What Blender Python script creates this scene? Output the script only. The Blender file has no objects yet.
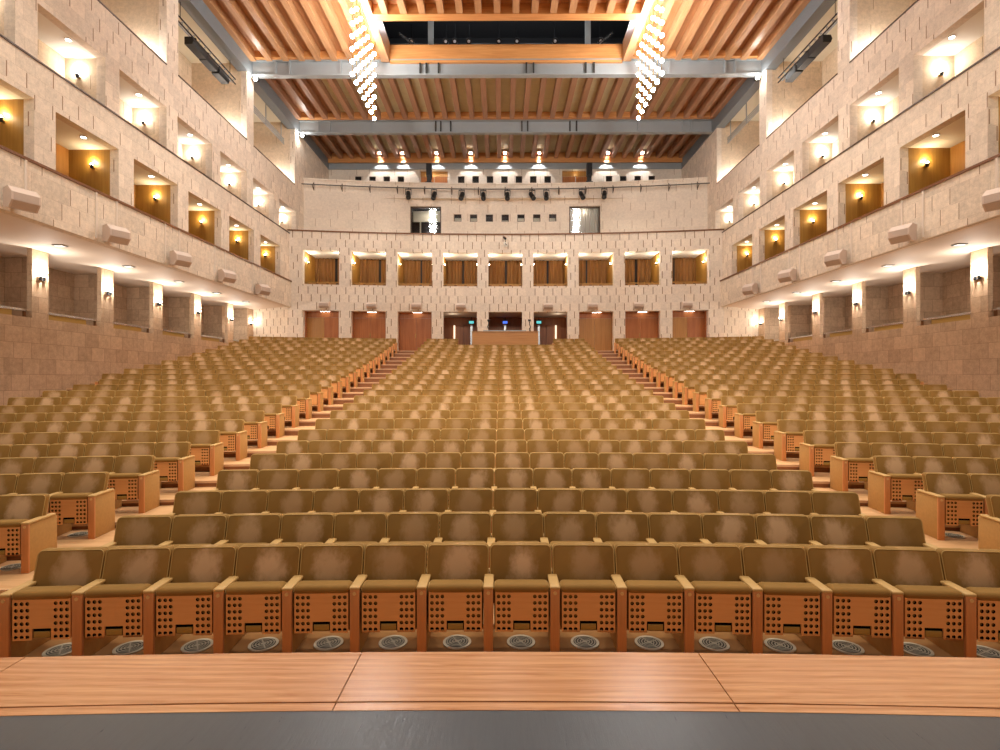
import bpy, bmesh, math, random
from mathutils import Vector, Matrix
random.seed(7)
S = bpy.context.scene
COL = S.collection
E = 2.40                      # eye height above the floor of the front row
PI = math.pi

# ------------------------------------------------------------------ helpers
def lin(r, g, b):
    f = lambda c: (c/255/12.92) if c/255 <= .04045 else ((c/255+.055)/1.055)**2.4
    return (f(r), f(g), f(b), 1.0)

ORD = ['zeroth','first','second','third','fourth','fifth','sixth','seventh','eighth','ninth','tenth',
       'eleventh','twelfth','thirteenth','fourteenth','fifteenth','sixteenth','seventeenth']

class MB:
    """collects geometry for ONE mesh"""
    def __init__(s): s.v = []; s.f = []; s.m = []
    def quad(s, a, b, c, d, m=0):
        n = len(s.v); s.v += [tuple(a), tuple(b), tuple(c), tuple(d)]; s.f.append((n, n+1, n+2, n+3)); s.m.append(m)
    def poly(s, pts, m=0):
        n = len(s.v); s.v += [tuple(p) for p in pts]; s.f.append(tuple(range(n, n+len(pts)))); s.m.append(m)
    def box(s, x0, x1, y0, y1, z0, z1, m=0):
        n = len(s.v)
        s.v += [(x0,y0,z0),(x1,y0,z0),(x1,y1,z0),(x0,y1,z0),(x0,y0,z1),(x1,y0,z1),(x1,y1,z1),(x0,y1,z1)]
        for f in ((0,3,2,1),(4,5,6,7),(0,1,5,4),(1,2,6,5),(2,3,7,6),(3,0,4,7)):
            s.f.append(tuple(n+i for i in f)); s.m.append(m)
    def tube(s, a, b, r, n=8, m=0, r2=None, caps=True):
        a = Vector(a); b = Vector(b); d = (b-a).normalized()
        up = Vector((0,0,1)) if abs(d.z) < .9 else Vector((1,0,0))
        e1 = d.cross(up).normalized(); e2 = d.cross(e1)
        r2 = r if r2 is None else r2
        k = len(s.v)
        for p, q in ((a, r), (b, r2)):
            for i in range(n):
                t = 2*PI*i/n; s.v.append(tuple(p+e1*math.cos(t)*q+e2*math.sin(t)*q))
        for i in range(n):
            j = (i+1) % n; s.f.append((k+i, k+j, k+n+j, k+n+i)); s.m.append(m)
        if caps:
            s.f.append(tuple(k+i for i in reversed(range(n)))); s.m.append(m)
            s.f.append(tuple(k+n+i for i in range(n))); s.m.append(m)
    def ring(s, c, r0, r1, z, n=24, m=0):
        cx, cy = c
        for i in range(n):
            a, b = 2*PI*i/n, 2*PI*(i+1)/n
            s.quad((cx+r0*math.cos(a),cy+r0*math.sin(a),z),(cx+r1*math.cos(a),cy+r1*math.sin(a),z),
                   (cx+r1*math.cos(b),cy+r1*math.sin(b),z),(cx+r0*math.cos(b),cy+r0*math.sin(b),z), m)
    def ball(s, c, r, n=8, k=6, m=0):
        c = Vector(c); b = len(s.v)
        s.v.append((c.x, c.y, c.z-r))
        for j in range(1, k):
            p = -PI/2+PI*j/k
            for i in range(n):
                t = 2*PI*i/n; s.v.append((c.x+r*math.cos(p)*math.cos(t), c.y+r*math.cos(p)*math.sin(t), c.z+r*math.sin(p)))
        s.v.append((c.x, c.y, c.z+r)); top = len(s.v)-1
        for i in range(n):
            j = (i+1) % n
            s.f.append((b, b+1+j, b+1+i)); s.m.append(m)
            s.f.append((top, b+1+(k-2)*n+i, b+1+(k-2)*n+j)); s.m.append(m)
            for q in range(k-2):
                s.f.append((b+1+q*n+i, b+1+q*n+j, b+1+(q+1)*n+j, b+1+(q+1)*n+i)); s.m.append(m)
    def add(s, other, M=None, dm=0):
        n = len(s.v)
        s.v += [tuple(M @ Vector(p)) for p in other.v] if M else list(other.v)
        s.f += [tuple(n+i for i in f) for f in other.f]; s.m += [q+dm for q in other.m]
    def mesh(s, name, mats, smooth=False):
        me = bpy.data.meshes.new(name); me.from_pydata(s.v, [], s.f)
        for m in mats: me.materials.append(m)
        me.polygons.foreach_set('material_index', s.m)
        if smooth: me.polygons.foreach_set('use_smooth', [True]*len(s.f))
        me.update(); return me
    def build(s, name, mats, parent=None, smooth=False, loc=None, bevel=0):
        if not isinstance(mats, (list, tuple)): mats = [mats]
        o = bpy.data.objects.new(name, s.mesh(name, mats, smooth)); COL.objects.link(o)
        if parent: o.parent = parent
        if loc: o.location = loc
        if bevel: clean(o.data, bevel)
        return o

def clean(me, bevel, seg=2, smooth=True):
    bm = bmesh.new(); bm.from_mesh(me)
    bmesh.ops.remove_doubles(bm, verts=bm.verts, dist=1e-5)
    bmesh.ops.bevel(bm, geom=bm.edges[:], offset=bevel, segments=seg, profile=.5, affect='EDGES', clamp_overlap=True)
    for f in bm.faces: f.smooth = smooth
    bm.to_mesh(me); bm.free()

def empty(name, loc=(0,0,0), rz=0, parent=None):
    o = bpy.data.objects.new(name, None); o.empty_display_size = .1; COL.objects.link(o)
    o.location = loc; o.rotation_euler = (0,0,rz)
    if parent: o.parent = parent
    return o
def tag(o, label, cat, group=None, kind=None):
    o['label'] = label; o['category'] = cat
    if group: o['group'] = group
    if kind: o['kind'] = kind
    return o
def struct(o, label=None):
    o['kind'] = 'structure'
    if label: o['label'] = label
    return o
def instance(name, me, parent=None, loc=None, rz=0):
    o = bpy.data.objects.new(name, me); COL.objects.link(o)
    if parent: o.parent = parent
    if loc is not None: o.location = loc
    o.rotation_euler = (0,0,rz)
    return o

# ------------------------------------------------------------------ materials
def nt(name):
    m = bpy.data.materials.new(name); m.use_nodes = True
    t = m.node_tree; b = t.nodes['Principled BSDF']
    return m, t, b
def math_node(t, op, a, b=None, c=None):
    n = t.nodes.new('ShaderNodeMath'); n.operation = op
    for i, q in enumerate((a, b, c)):
        if q is None: continue
        if isinstance(q, (int, float)): n.inputs[i].default_value = q
        else: t.links.new(q, n.inputs[i])
    return n.outputs[0]
def mixc(t, f, a, b, mode='MIX'):
    n = t.nodes.new('ShaderNodeMix'); n.data_type = 'RGBA'; n.blend_type = mode
    for s, q in ((n.inputs[0], f), (n.inputs[6], a), (n.inputs[7], b)):
        if isinstance(q, (int, float)): s.default_value = q
        elif isinstance(q, tuple): s.default_value = q
        else: t.links.new(q, s)
    return n.outputs[2]
def plain(name, col, rough=.5, metal=0, spec=.5, noise=0, scale=20):
    m, t, b = nt(name)
    b.inputs['Base Color'].default_value = col; b.inputs['Roughness'].default_value = rough
    b.inputs['Metallic'].default_value = metal; b.inputs['Specular IOR Level'].default_value = spec
    if noise:
        g = t.nodes.new('ShaderNodeNewGeometry'); n = t.nodes.new('ShaderNodeTexNoise'); n.inputs['Scale'].default_value = scale
        t.links.new(g.outputs['Position'], n.inputs['Vector'])
        d = tuple(c*(1-noise) for c in col[:3])+(1,); l = tuple(min(1, c*(1+noise)) for c in col[:3])+(1,)
        t.links.new(mixc(t, n.outputs['Fac'], d, l), b.inputs['Base Color'])
    return m
def glow(name, col, strength):
    m, t, b = nt(name)
    b.inputs['Base Color'].default_value = (.8,.8,.8,1)
    b.inputs['Emission Color'].default_value = col; b.inputs['Emission Strength'].default_value = strength
    return m
def wood(name, c1, c2, axis='x', rough=.4, scale=1.0, ring=False):
    m, t, b = nt(name)
    g = t.nodes.new('ShaderNodeTexCoord'); mp = t.nodes.new('ShaderNodeMapping')
    sc = {'x': (.5,9,9), 'y': (9,.5,9), 'z': (9,9,.5)}[axis]
    mp.inputs['Scale'].default_value = tuple(q*scale for q in sc)
    t.links.new(g.outputs['Object'], mp.inputs['Vector'])
    n = t.nodes.new('ShaderNodeTexNoise'); n.inputs['Scale'].default_value = 2.2; n.inputs['Detail'].default_value = 6; n.inputs['Roughness'].default_value = .65
    n.inputs['Distortion'].default_value = .6
    t.links.new(mp.outputs[0], n.inputs['Vector'])
    f = n.outputs['Fac']
    if ring:
        n.inputs['Distortion'].default_value = 2.2
        w = t.nodes.new('ShaderNodeTexWave'); w.wave_type = 'BANDS'; w.bands_direction = 'Y'
        w.inputs['Scale'].default_value = .55; w.inputs['Distortion'].default_value = 9; w.inputs['Detail'].default_value = 3; w.inputs['Detail Scale'].default_value = .7
        t.links.new(mp.outputs[0], w.inputs['Vector'])
        f = math_node(t, 'ADD', math_node(t, 'MULTIPLY', f, .82), math_node(t, 'MULTIPLY', w.outputs['Fac'], .18))
    r = t.nodes.new('ShaderNodeMapRange'); r.inputs['From Min'].default_value = .3; r.inputs['From Max'].default_value = .7
    t.links.new(f, r.inputs['Value'])
    t.links.new(mixc(t, r.outputs[0], c1, c2), b.inputs['Base Color'])
    b.inputs['Roughness'].default_value = rough
    return m
def stone(name, base, slit, h=.46, w=.53, slit_w=.10, slit_s=.8, tone=.10, speck=.16, joint=0.0, seed=0.0):
    """blocks laid in staggered courses, open vertical joints cut into the face"""
    m, t, b = nt(name)
    g = t.nodes.new('ShaderNodeNewGeometry')
    sp = t.nodes.new('ShaderNodeSeparateXYZ'); t.links.new(g.outputs['Position'], sp.inputs[0])
    sn = t.nodes.new('ShaderNodeSeparateXYZ'); t.links.new(g.outputs['True Normal'], sn.inputs[0])
    side = math_node(t, 'GREATER_THAN', math_node(t, 'ABSOLUTE', sn.outputs[0]), .7)
    u = math_node(t, 'ADD', math_node(t, 'MULTIPLY', sp.outputs[1], side), math_node(t, 'MULTIPLY', sp.outputs[0], math_node(t, 'SUBTRACT', 1.0, side)))
    v = math_node(t, 'DIVIDE', math_node(t, 'ADD', sp.outputs[2], 10.13+seed), h)
    row = math_node(t, 'FLOOR', v); fv = math_node(t, 'FRACT', v)
    wn = t.nodes.new('ShaderNodeTexWhiteNoise'); wn.noise_dimensions = '1D'; t.links.new(row, wn.inputs['W'])
    off = math_node(t, 'ADD', math_node(t, 'MULTIPLY', row, .5), math_node(t, 'MULTIPLY', wn.outputs['Value'], .22))
    uu = math_node(t, 'ADD', math_node(t, 'DIVIDE', math_node(t, 'ADD', u, 100), w), off)
    cell = math_node(t, 'FLOOR', uu); fu = math_node(t, 'FRACT', uu)
    wc = t.nodes.new('ShaderNodeTexWhiteNoise'); wc.noise_dimensions = '2D'
    cb = t.nodes.new('ShaderNodeCombineXYZ'); t.links.new(cell, cb.inputs[0]); t.links.new(row, cb.inputs[1]); t.links.new(cb.outputs[0], wc.inputs['Vector'])
    in_u = math_node(t, 'LESS_THAN', fu, slit_w)
    in_v = math_node(t, 'MULTIPLY', math_node(t, 'GREATER_THAN', fv, .06), math_node(t, 'LESS_THAN', fv, .95))
    present = math_node(t, 'GREATER_THAN', wc.outputs['Value'], 1-slit_s)
    mask = math_node(t, 'MULTIPLY', math_node(t, 'MULTIPLY', in_u, in_v), present)
    if joint:
        thin = math_node(t, 'MAXIMUM', math_node(t, 'LESS_THAN', fu, .025), math_node(t, 'LESS_THAN', fv, .025))
        mask = math_node(t, 'MAXIMUM', mask, math_node(t, 'MULTIPLY', thin, joint))
    n = t.nodes.new('ShaderNodeTexNoise'); n.inputs['Scale'].default_value = 7; n.inputs['Detail'].default_value = 8; n.inputs['Roughness'].default_value = .75
    t.links.new(g.outputs['Position'], n.inputs['Vector'])
    n2 = t.nodes.new('ShaderNodeTexNoise'); n2.inputs['Scale'].default_value = 45; n2.inputs['Detail'].default_value = 2
    t.links.new(g.outputs['Position'], n2.inputs['Vector'])
    k = math_node(t, 'ADD', 1-tone/2-speck, math_node(t, 'ADD', math_node(t, 'MULTIPLY', wc.outputs['Value'], tone),
        math_node(t, 'ADD', math_node(t, 'MULTIPLY', math_node(t, 'SUBTRACT', n.outputs['Fac'], .5), speck*4.0), math_node(t, 'ADD', speck, math_node(t, 'MULTIPLY', math_node(t, 'SUBTRACT', n2.outputs['Fac'], .5), speck*1.6)))))
    c = mixc(t, 1.0, base, k, 'MULTIPLY')
    t.links.new(mixc(t, mask, c, slit), b.inputs['Base Color'])
    bp = t.nodes.new('ShaderNodeBump'); bp.inputs['Strength'].default_value = .5; bp.inputs['Distance'].default_value = .03
    hgt = math_node(t, 'SUBTRACT', math_node(t, 'ADD', math_node(t, 'MULTIPLY', n.outputs['Fac'], .3), math_node(t, 'MULTIPLY', wc.outputs['Value'], .35)), mask)
    t.links.new(hgt, bp.inputs['Height']); t.links.new(bp.outputs[0], b.inputs['Normal'])
    b.inputs['Roughness'].default_value = .85; b.inputs['Specular IOR Level'].default_value = .2
    return m
def velvet(name, far=False):
    """olive-gold velvet, rubbed pale in the middle of each backrest (uv layer 'wear' spans one backrest)"""
    m, t, b = nt(name)
    uv = t.nodes.new('ShaderNodeUVMap'); uv.uv_map = 'wear'
    s = t.nodes.new('ShaderNodeSeparateXYZ'); t.links.new(uv.outputs[0], s.inputs[0])
    if far:
        a = t.nodes.new('ShaderNodeAttribute'); a.attribute_name = 'rnd'; rnd = a.outputs['Fac']
    else:
        oi = t.nodes.new('ShaderNodeObjectInfo'); rnd = oi.outputs['Random']
    cb = t.nodes.new('ShaderNodeCombineXYZ')
    t.links.new(s.outputs[0], cb.inputs[0]); t.links.new(s.outputs[1], cb.inputs[1]); t.links.new(math_node(t, 'MULTIPLY', rnd, 91.7), cb.inputs[2])
    n = t.nodes.new('ShaderNodeTexNoise'); n.inputs['Scale'].default_value = 1.6; n.inputs['Detail'].default_value = 7; n.inputs['Roughness'].default_value = .7
    t.links.new(cb.outputs[0], n.inputs['Vector'])
    r2 = math_node(t, 'FRACT', math_node(t, 'MULTIPLY', rnd, 37.31))
    du = math_node(t, 'DIVIDE', math_node(t, 'ADD', s.outputs[0], math_node(t, 'MULTIPLY', math_node(t, 'SUBTRACT', r2, .5), .3)), .56)
    dv = math_node(t, 'DIVIDE', math_node(t, 'SUBTRACT', s.outputs[1], .60), .46)
    d = math_node(t, 'SQRT', math_node(t, 'ADD', math_node(t, 'MULTIPLY', du, du), math_node(t, 'MULTIPLY', dv, dv)))
    d = math_node(t, 'ADD', d, math_node(t, 'MULTIPLY', math_node(t, 'SUBTRACT', n.outputs['Fac'], .5), 1.9))
    mr = t.nodes.new('ShaderNodeMapRange'); mr.interpolation_type = 'SMOOTHSTEP'
    mr.inputs['From Min'].default_value = 1.2; mr.inputs['From Max'].default_value = .35
    t.links.new(d, mr.inputs['Value'])
    amt = math_node(t, 'MULTIPLY', mr.outputs[0], math_node(t, 'ADD', .22, math_node(t, 'MULTIPLY', rnd, .75)))
    n3 = t.nodes.new('ShaderNodeTexNoise'); n3.inputs['Scale'].default_value = 3; n3.inputs['Detail'].default_value = 3
    g = t.nodes.new('ShaderNodeNewGeometry'); t.links.new(g.outputs['Position'], n3.inputs['Vector'])
    base = mixc(t, n3.outputs['Fac'], lin(*VELVET_A), lin(*VELVET_B))
    t.links.new(mixc(t, amt, base, lin(*VELVET_W)), b.inputs['Base Color'])
    b.inputs['Roughness'].default_value = .75; b.inputs['Specular IOR Level'].default_value = .25
    b.inputs['Sheen Weight'].default_value = .9; b.inputs['Sheen Roughness'].default_value = .35
    b.inputs['Sheen Tint'].default_value = lin(255,220,150)
    return m
VELVET_A, VELVET_B, VELVET_W = (125,90,37), (159,117,56), (210,170,128)

M = {}
M['stone'] = stone('stone_light', lin(230,215,197), lin(158,130,104), slit_w=.085, speck=.16, joint=.12)
M['stone_side'] = stone('stone_light_side', lin(224,207,188), lin(160,130,104), h=.44, w=.56, slit_w=.06, slit_s=.5, tone=.16, speck=.20, joint=.22, seed=.2)
M['stone_face'] = stone('stone_balcony_front', lin(220,203,183), lin(150,122,98), h=.5, w=.62, slit_w=.04, slit_s=.35, tone=.18, speck=.24, joint=.22, seed=.1)
M['stone_plain'] = stone('stone_smooth', lin(230,215,197), lin(180,152,126), h=.55, w=.9, slit_w=.03, slit_s=.5, tone=.08, speck=.14)
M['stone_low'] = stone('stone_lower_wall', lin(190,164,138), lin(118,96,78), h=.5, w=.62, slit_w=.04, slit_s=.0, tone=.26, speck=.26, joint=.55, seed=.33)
M['stone_in'] = stone('stone_loge', lin(214,192,164), lin(165,140,115), h=.5, w=.7, slit_w=.03, slit_s=.3, tone=.12, speck=.22)
M['white'] = plain('white_plaster', lin(238,232,220), .8, noise=.03, scale=1)
M['soffit'] = plain('soffit_plaster', lin(222,206,190), .7, noise=.04, scale=1)
M['cream'] = plain('cream_plaster', lin(226,220,198), .7, noise=.05, scale=1.2)
M['ochre'] = wood('ochre_panel', lin(150,108,44), lin(176,132,62), 'z', .45, .5)
M['doorwood'] = wood('door_wood', lin(158,90,42), lin(186,116,60), 'z', .4, .6)
M['oak'] = wood('ochre_door_wood', lin(168,116,56), lin(190,138,74), 'z', .4, .6)
M['deskwood'] = wood('desk_oak', lin(176,118,58), lin(196,138,76), 'x', .4, .6)
M['joist'] = wood('joist_wood', lin(172,124,82), lin(198,150,106), 'y', .4, .6)
M['joist_shaded'] = wood('joist_wood_shaded', lin(156,112,82), lin(178,134,102), 'y', .4, .6)  # same wood as the front joists, darkened for the weaker light in the rear bays
M['plank'] = wood('ceiling_board_wood', lin(162,110,68), lin(188,136,92), 'y', .45, .5)
M['plankx'] = wood('ceiling_header_wood', lin(196,130,72), lin(222,160,98), 'x', .4, .5)
M['olive'] = plain('olive_acoustic_panel', lin(208,196,156), .75, noise=.12, scale=3)
M['batten'] = plain('cream_batten', lin(226,216,190), .6)
M['steel'] = plain('grey_painted_steel', lin(158,164,166), .45, .25, noise=.05, scale=2)
M['steel_d'] = plain('dark_steel_slot', lin(48,46,42), .6)
M['steel_edge'] = plain('dark_grey_edge_steel', lin(120,125,128), .5, .2)
M['lens_dark'] = plain('dark_lens_glass', lin(40,42,46), .1)
M['pipe'] = plain('dark_pipe', lin(104,98,90), .5, .3)
M['plug'] = plain('pale_wood_plug', lin(226,184,120), .5)
M['vent_rim'] = plain('vent_rim_grey', lin(196,188,164), .5, .1)
M['black'] = plain('black_matt', lin(26,25,25), .5)
M['blackmetal'] = plain('black_metal', lin(32,32,34), .4, .5)
M['attic'] = plain('dark_attic', lin(48,47,48), .8)
M['chrome'] = plain('bright_metal', lin(205,205,205), .25, .9)
M['lens'] = plain('lamp_lens', lin(200,205,215), .15, .3)
M['brass'] = plain('brass', lin(190,150,80), .35, .8)
M['rail'] = plain('brown_handrail', lin(120,76,40), .4, noise=.1)
M['dark_trim'] = plain('dark_trim', lin(84,62,44), .5)
M['speaker'] = plain('speaker_beige', lin(206,184,168), .6, noise=.04, scale=6)
M['grille'] = plain('speaker_grille', lin(188,166,150), .7, noise=.1, scale=60)
M['hole'] = plain('hole_shade', lin(9,6,4), 1.0, 0, .0)  # near-black paints the shade inside the board holes and plate notch
M['plate'] = plain('olive_brass_plate', lin(168,134,66), .45, .1)
M['seatwood'] = wood('seat_wood', lin(226,156,92), lin(236,174,110), 'x', .42, 1.4)
M['postwood'] = wood('post_wood', lin(198,128,74), lin(214,146,90), 'z', .42, 1.4)
M['fabric'] = plain('tan_felt_side', lin(190,146,84), .85, noise=.12, scale=25)
M['pad'] = plain('tan_arm_leather', lin(200,160,98), .6, noise=.06, scale=15)
M['velvet'] = velvet('olive_velvet'); M['velvet_far'] = velvet('olive_velvet_rows', True)
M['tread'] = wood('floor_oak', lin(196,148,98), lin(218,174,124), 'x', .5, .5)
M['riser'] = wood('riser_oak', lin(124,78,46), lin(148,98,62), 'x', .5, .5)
M['nosing'] = plain('pale_step_nosing', lin(206,168,132), .5, noise=.05)
M['piping'] = plain('tan_piping', lin(184,146,80), .75, noise=.06, scale=30)  # welt colour, also stands in for light caught on the backrest edges
M['frontfloor'] = plain('brown_carpet', lin(150,106,56), .9, noise=.12, scale=9)
M['stagewood'] = wood('stage_oak', lin(180,114,66), lin(222,164,112), 'x', .26, 1.3, ring=True)
M['curtain'] = wood('brown_curtain', lin(126,84,40), lin(148,102,52), 'z', .8, .6)
M['vent'] = plain('vent_grey', lin(158,152,132), .5, .1)
M['vent_d'] = plain('vent_slot', lin(52,48,36), .8)
M['bulb'] = glow('bulb_glow', (1.0,.97,.95,1), 95)
M['sconce_glow'] = glow('sconce_glow', (1.0,.86,.62,1), 30)
M['sconce_white'] = glow('sconce_white_glow', (1.0,.95,.86,1), 40)
M['down'] = glow('downlight_glow', (1.0,.95,.86,1), 12)
M['lens_highlight'] = glow('downlight_highlight', (1.0,.95,.86,1), 1.2)  # lamps are off, faint emission paints the highlight on their lenses
M['star'] = glow('flood_glow', (1.0,.98,.95,1), 60)
M['exit_t'] = glow('exit_teal', lin(40,190,190), 1.4)
M['exit_b'] = glow('exit_blue', lin(50,110,235), 1.4)
M['doorlight'] = glow('lit_corridor', (1.0,.86,.6,1), 1.3)
def stage_black():
    m, t, b = nt('black_stage_floor')
    g = t.nodes.new('ShaderNodeNewGeometry'); mp = t.nodes.new('ShaderNodeMapping'); mp.inputs['Scale'].default_value = (14,1.5,1); mp.inputs['Rotation'].default_value = (0,0,-.5)
    t.links.new(g.outputs['Position'], mp.inputs['Vector'])
    n = t.nodes.new('ShaderNodeTexNoise'); n.inputs['Scale'].default_value = 3; n.inputs['Detail'].default_value = 8; n.inputs['Roughness'].default_value = .7
    t.links.new(mp.outputs[0], n.inputs['Vector'])
    t.links.new(mixc(t, n.outputs['Fac'], lin(54,57,61), lin(84,87,91)), b.inputs['Base Color'])
    r = t.nodes.new('ShaderNodeMapRange'); r.inputs['To Min'].default_value = .16; r.inputs['To Max'].default_value = .5
    t.links.new(n.outputs['Fac'], r.inputs['Value']); t.links.new(r.outputs[0], b.inputs['Roughness'])
    bp = t.nodes.new('ShaderNodeBump'); bp.inputs['Strength'].default_value = .12; bp.inputs['Distance'].default_value = .01
    t.links.new(n.outputs['Fac'], bp.inputs['Height']); t.links.new(bp.outputs[0], b.inputs['Normal'])
    return m
M['stageblack'] = stage_black()
def glass():
    m, t, b = nt('window_glass')
    tr = t.nodes.new('ShaderNodeBsdfTransparent'); gl = t.nodes.new('ShaderNodeBsdfGlossy'); gl.inputs['Roughness'].default_value = .05
    mx = t.nodes.new('ShaderNodeMixShader'); fr = t.nodes.new('ShaderNodeFresnel'); fr.inputs['IOR'].default_value = 1.7
    t.links.new(fr.outputs[0], mx.inputs[0]); t.links.new(tr.outputs[0], mx.inputs[1]); t.links.new(gl.outputs[0], mx.inputs[2])
    t.links.new(mx.outputs[0], t.nodes['Material Output'].inputs['Surface'])
    return m
M['glass'] = glass()

# ------------------------------------------------------------------ lights
def point(loc, watts, r=.06, col=(1,.9,.75)):
    l = bpy.data.lights.new('point_light', 'POINT'); l.energy = watts; l.shadow_soft_size = r; l.color = col
    o = bpy.data.objects.new('point_light', l); COL.objects.link(o); o.location = loc; return o
def spot(loc, target, watts, ang, blend=.3, r=.08, col=(1,.95,.87)):
    l = bpy.data.lights.new('spot_light', 'SPOT'); l.energy = watts; l.spot_size = math.radians(ang); l.spot_blend = blend; l.shadow_soft_size = r; l.color = col
    o = bpy.data.objects.new('spot_light', l); COL.objects.link(o); o.location = loc
    o.rotation_euler = (Vector(target)-Vector(loc)).to_track_quat('-Z', 'Y').to_euler(); return o
LUM = dict(l1=16, l2=27, l3=100, low=70, back=30, wash=120, housefill=2150, stagefill=.95, passage=15)

# ------------------------------------------------------------------ walls with openings
def wall(name, P, u0, u1, v0, v1, holes, thick, mats, extra_u=(), back=True, label=None):
    us = sorted(set([u0, u1]+[h[0] for h in holes]+[h[1] for h in holes]+[q for q in extra_u if u0 < q < u1]))
    vs = sorted(set([v0, v1]+[h[2] for h in holes]+[h[3] for h in holes]))
    us = [q for q in us if u0 <= q <= u1]; vs = [q for q in vs if v0 <= q <= v1]
    inh = lambda u, v: any(h[0] < u < h[1] and h[2] < v < h[3] for h in holes)
    mb = MB()
    solid = {}
    for i in range(len(us)-1):
        for j in range(len(vs)-1):
            solid[i,j] = not inh((us[i]+us[i+1])/2, (vs[j]+vs[j+1])/2)
    nu, nv = len(us)-1, len(vs)-1
    for i in range(nu):
        for j in range(nv):
            if not solid[i,j]: continue
            a, b, c, d = us[i], us[i+1], vs[j], vs[j+1]
            mb.quad(P(a,c,0), P(b,c,0), P(b,d,0), P(a,d,0))
            if back: mb.quad(P(a,c,thick), P(a,d,thick), P(b,d,thick), P(b,c,thick))
            for (di, dj, e) in ((-1,0,((a,c),(a,d))),(1,0,((b,d),(b,c))),(0,-1,((b,c),(a,c))),(0,1,((a,d),(b,d)))):
                if not solid.get((i+di, j+dj), False):
                    (p, q), (r, s) = e
                    mb.quad(P(p,q,0), P(r,s,0), P(r,s,thick), P(p,q,thick))
    return struct(mb.build(name, mats), label)

XW = 12.5            # side walls, balcony front plane
XL = 15.2           # lower side walls under the balcony
H_SOF, H_RAIL, H_L1, H_L2, H_L2T, H_L3, H_CEIL = 4.18, 5.62, 7.38, 8.46, 9.98, 11.52, 15.5
H_BEAM = 14.85
PITCH = 3.05
L1 = [(y, y+2.4) for y in (5.4,8.45,11.5,14.57,17.67,20.75,23.85,26.95)]
L2 = [(y, y+2.4) for y in (4.85,7.9,10.95,14.0,17.0,20.05,23.1,26.15,29.2)]
L3 = [(7.9,13.3),(14.0,19.4),(20.1,25.5),(26.2,31.4)]
YB0, RB = 31.6, 80.0
def yb(x, off=0):
    q = min(abs(x), 12.6)
    return YB0+off-(RB-math.sqrt(RB*RB-q*q))+max(0, abs(x)-12.6)*.5
def z(h): return E+h
SIDES = ((-1,'left'),(1,'right'))

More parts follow.
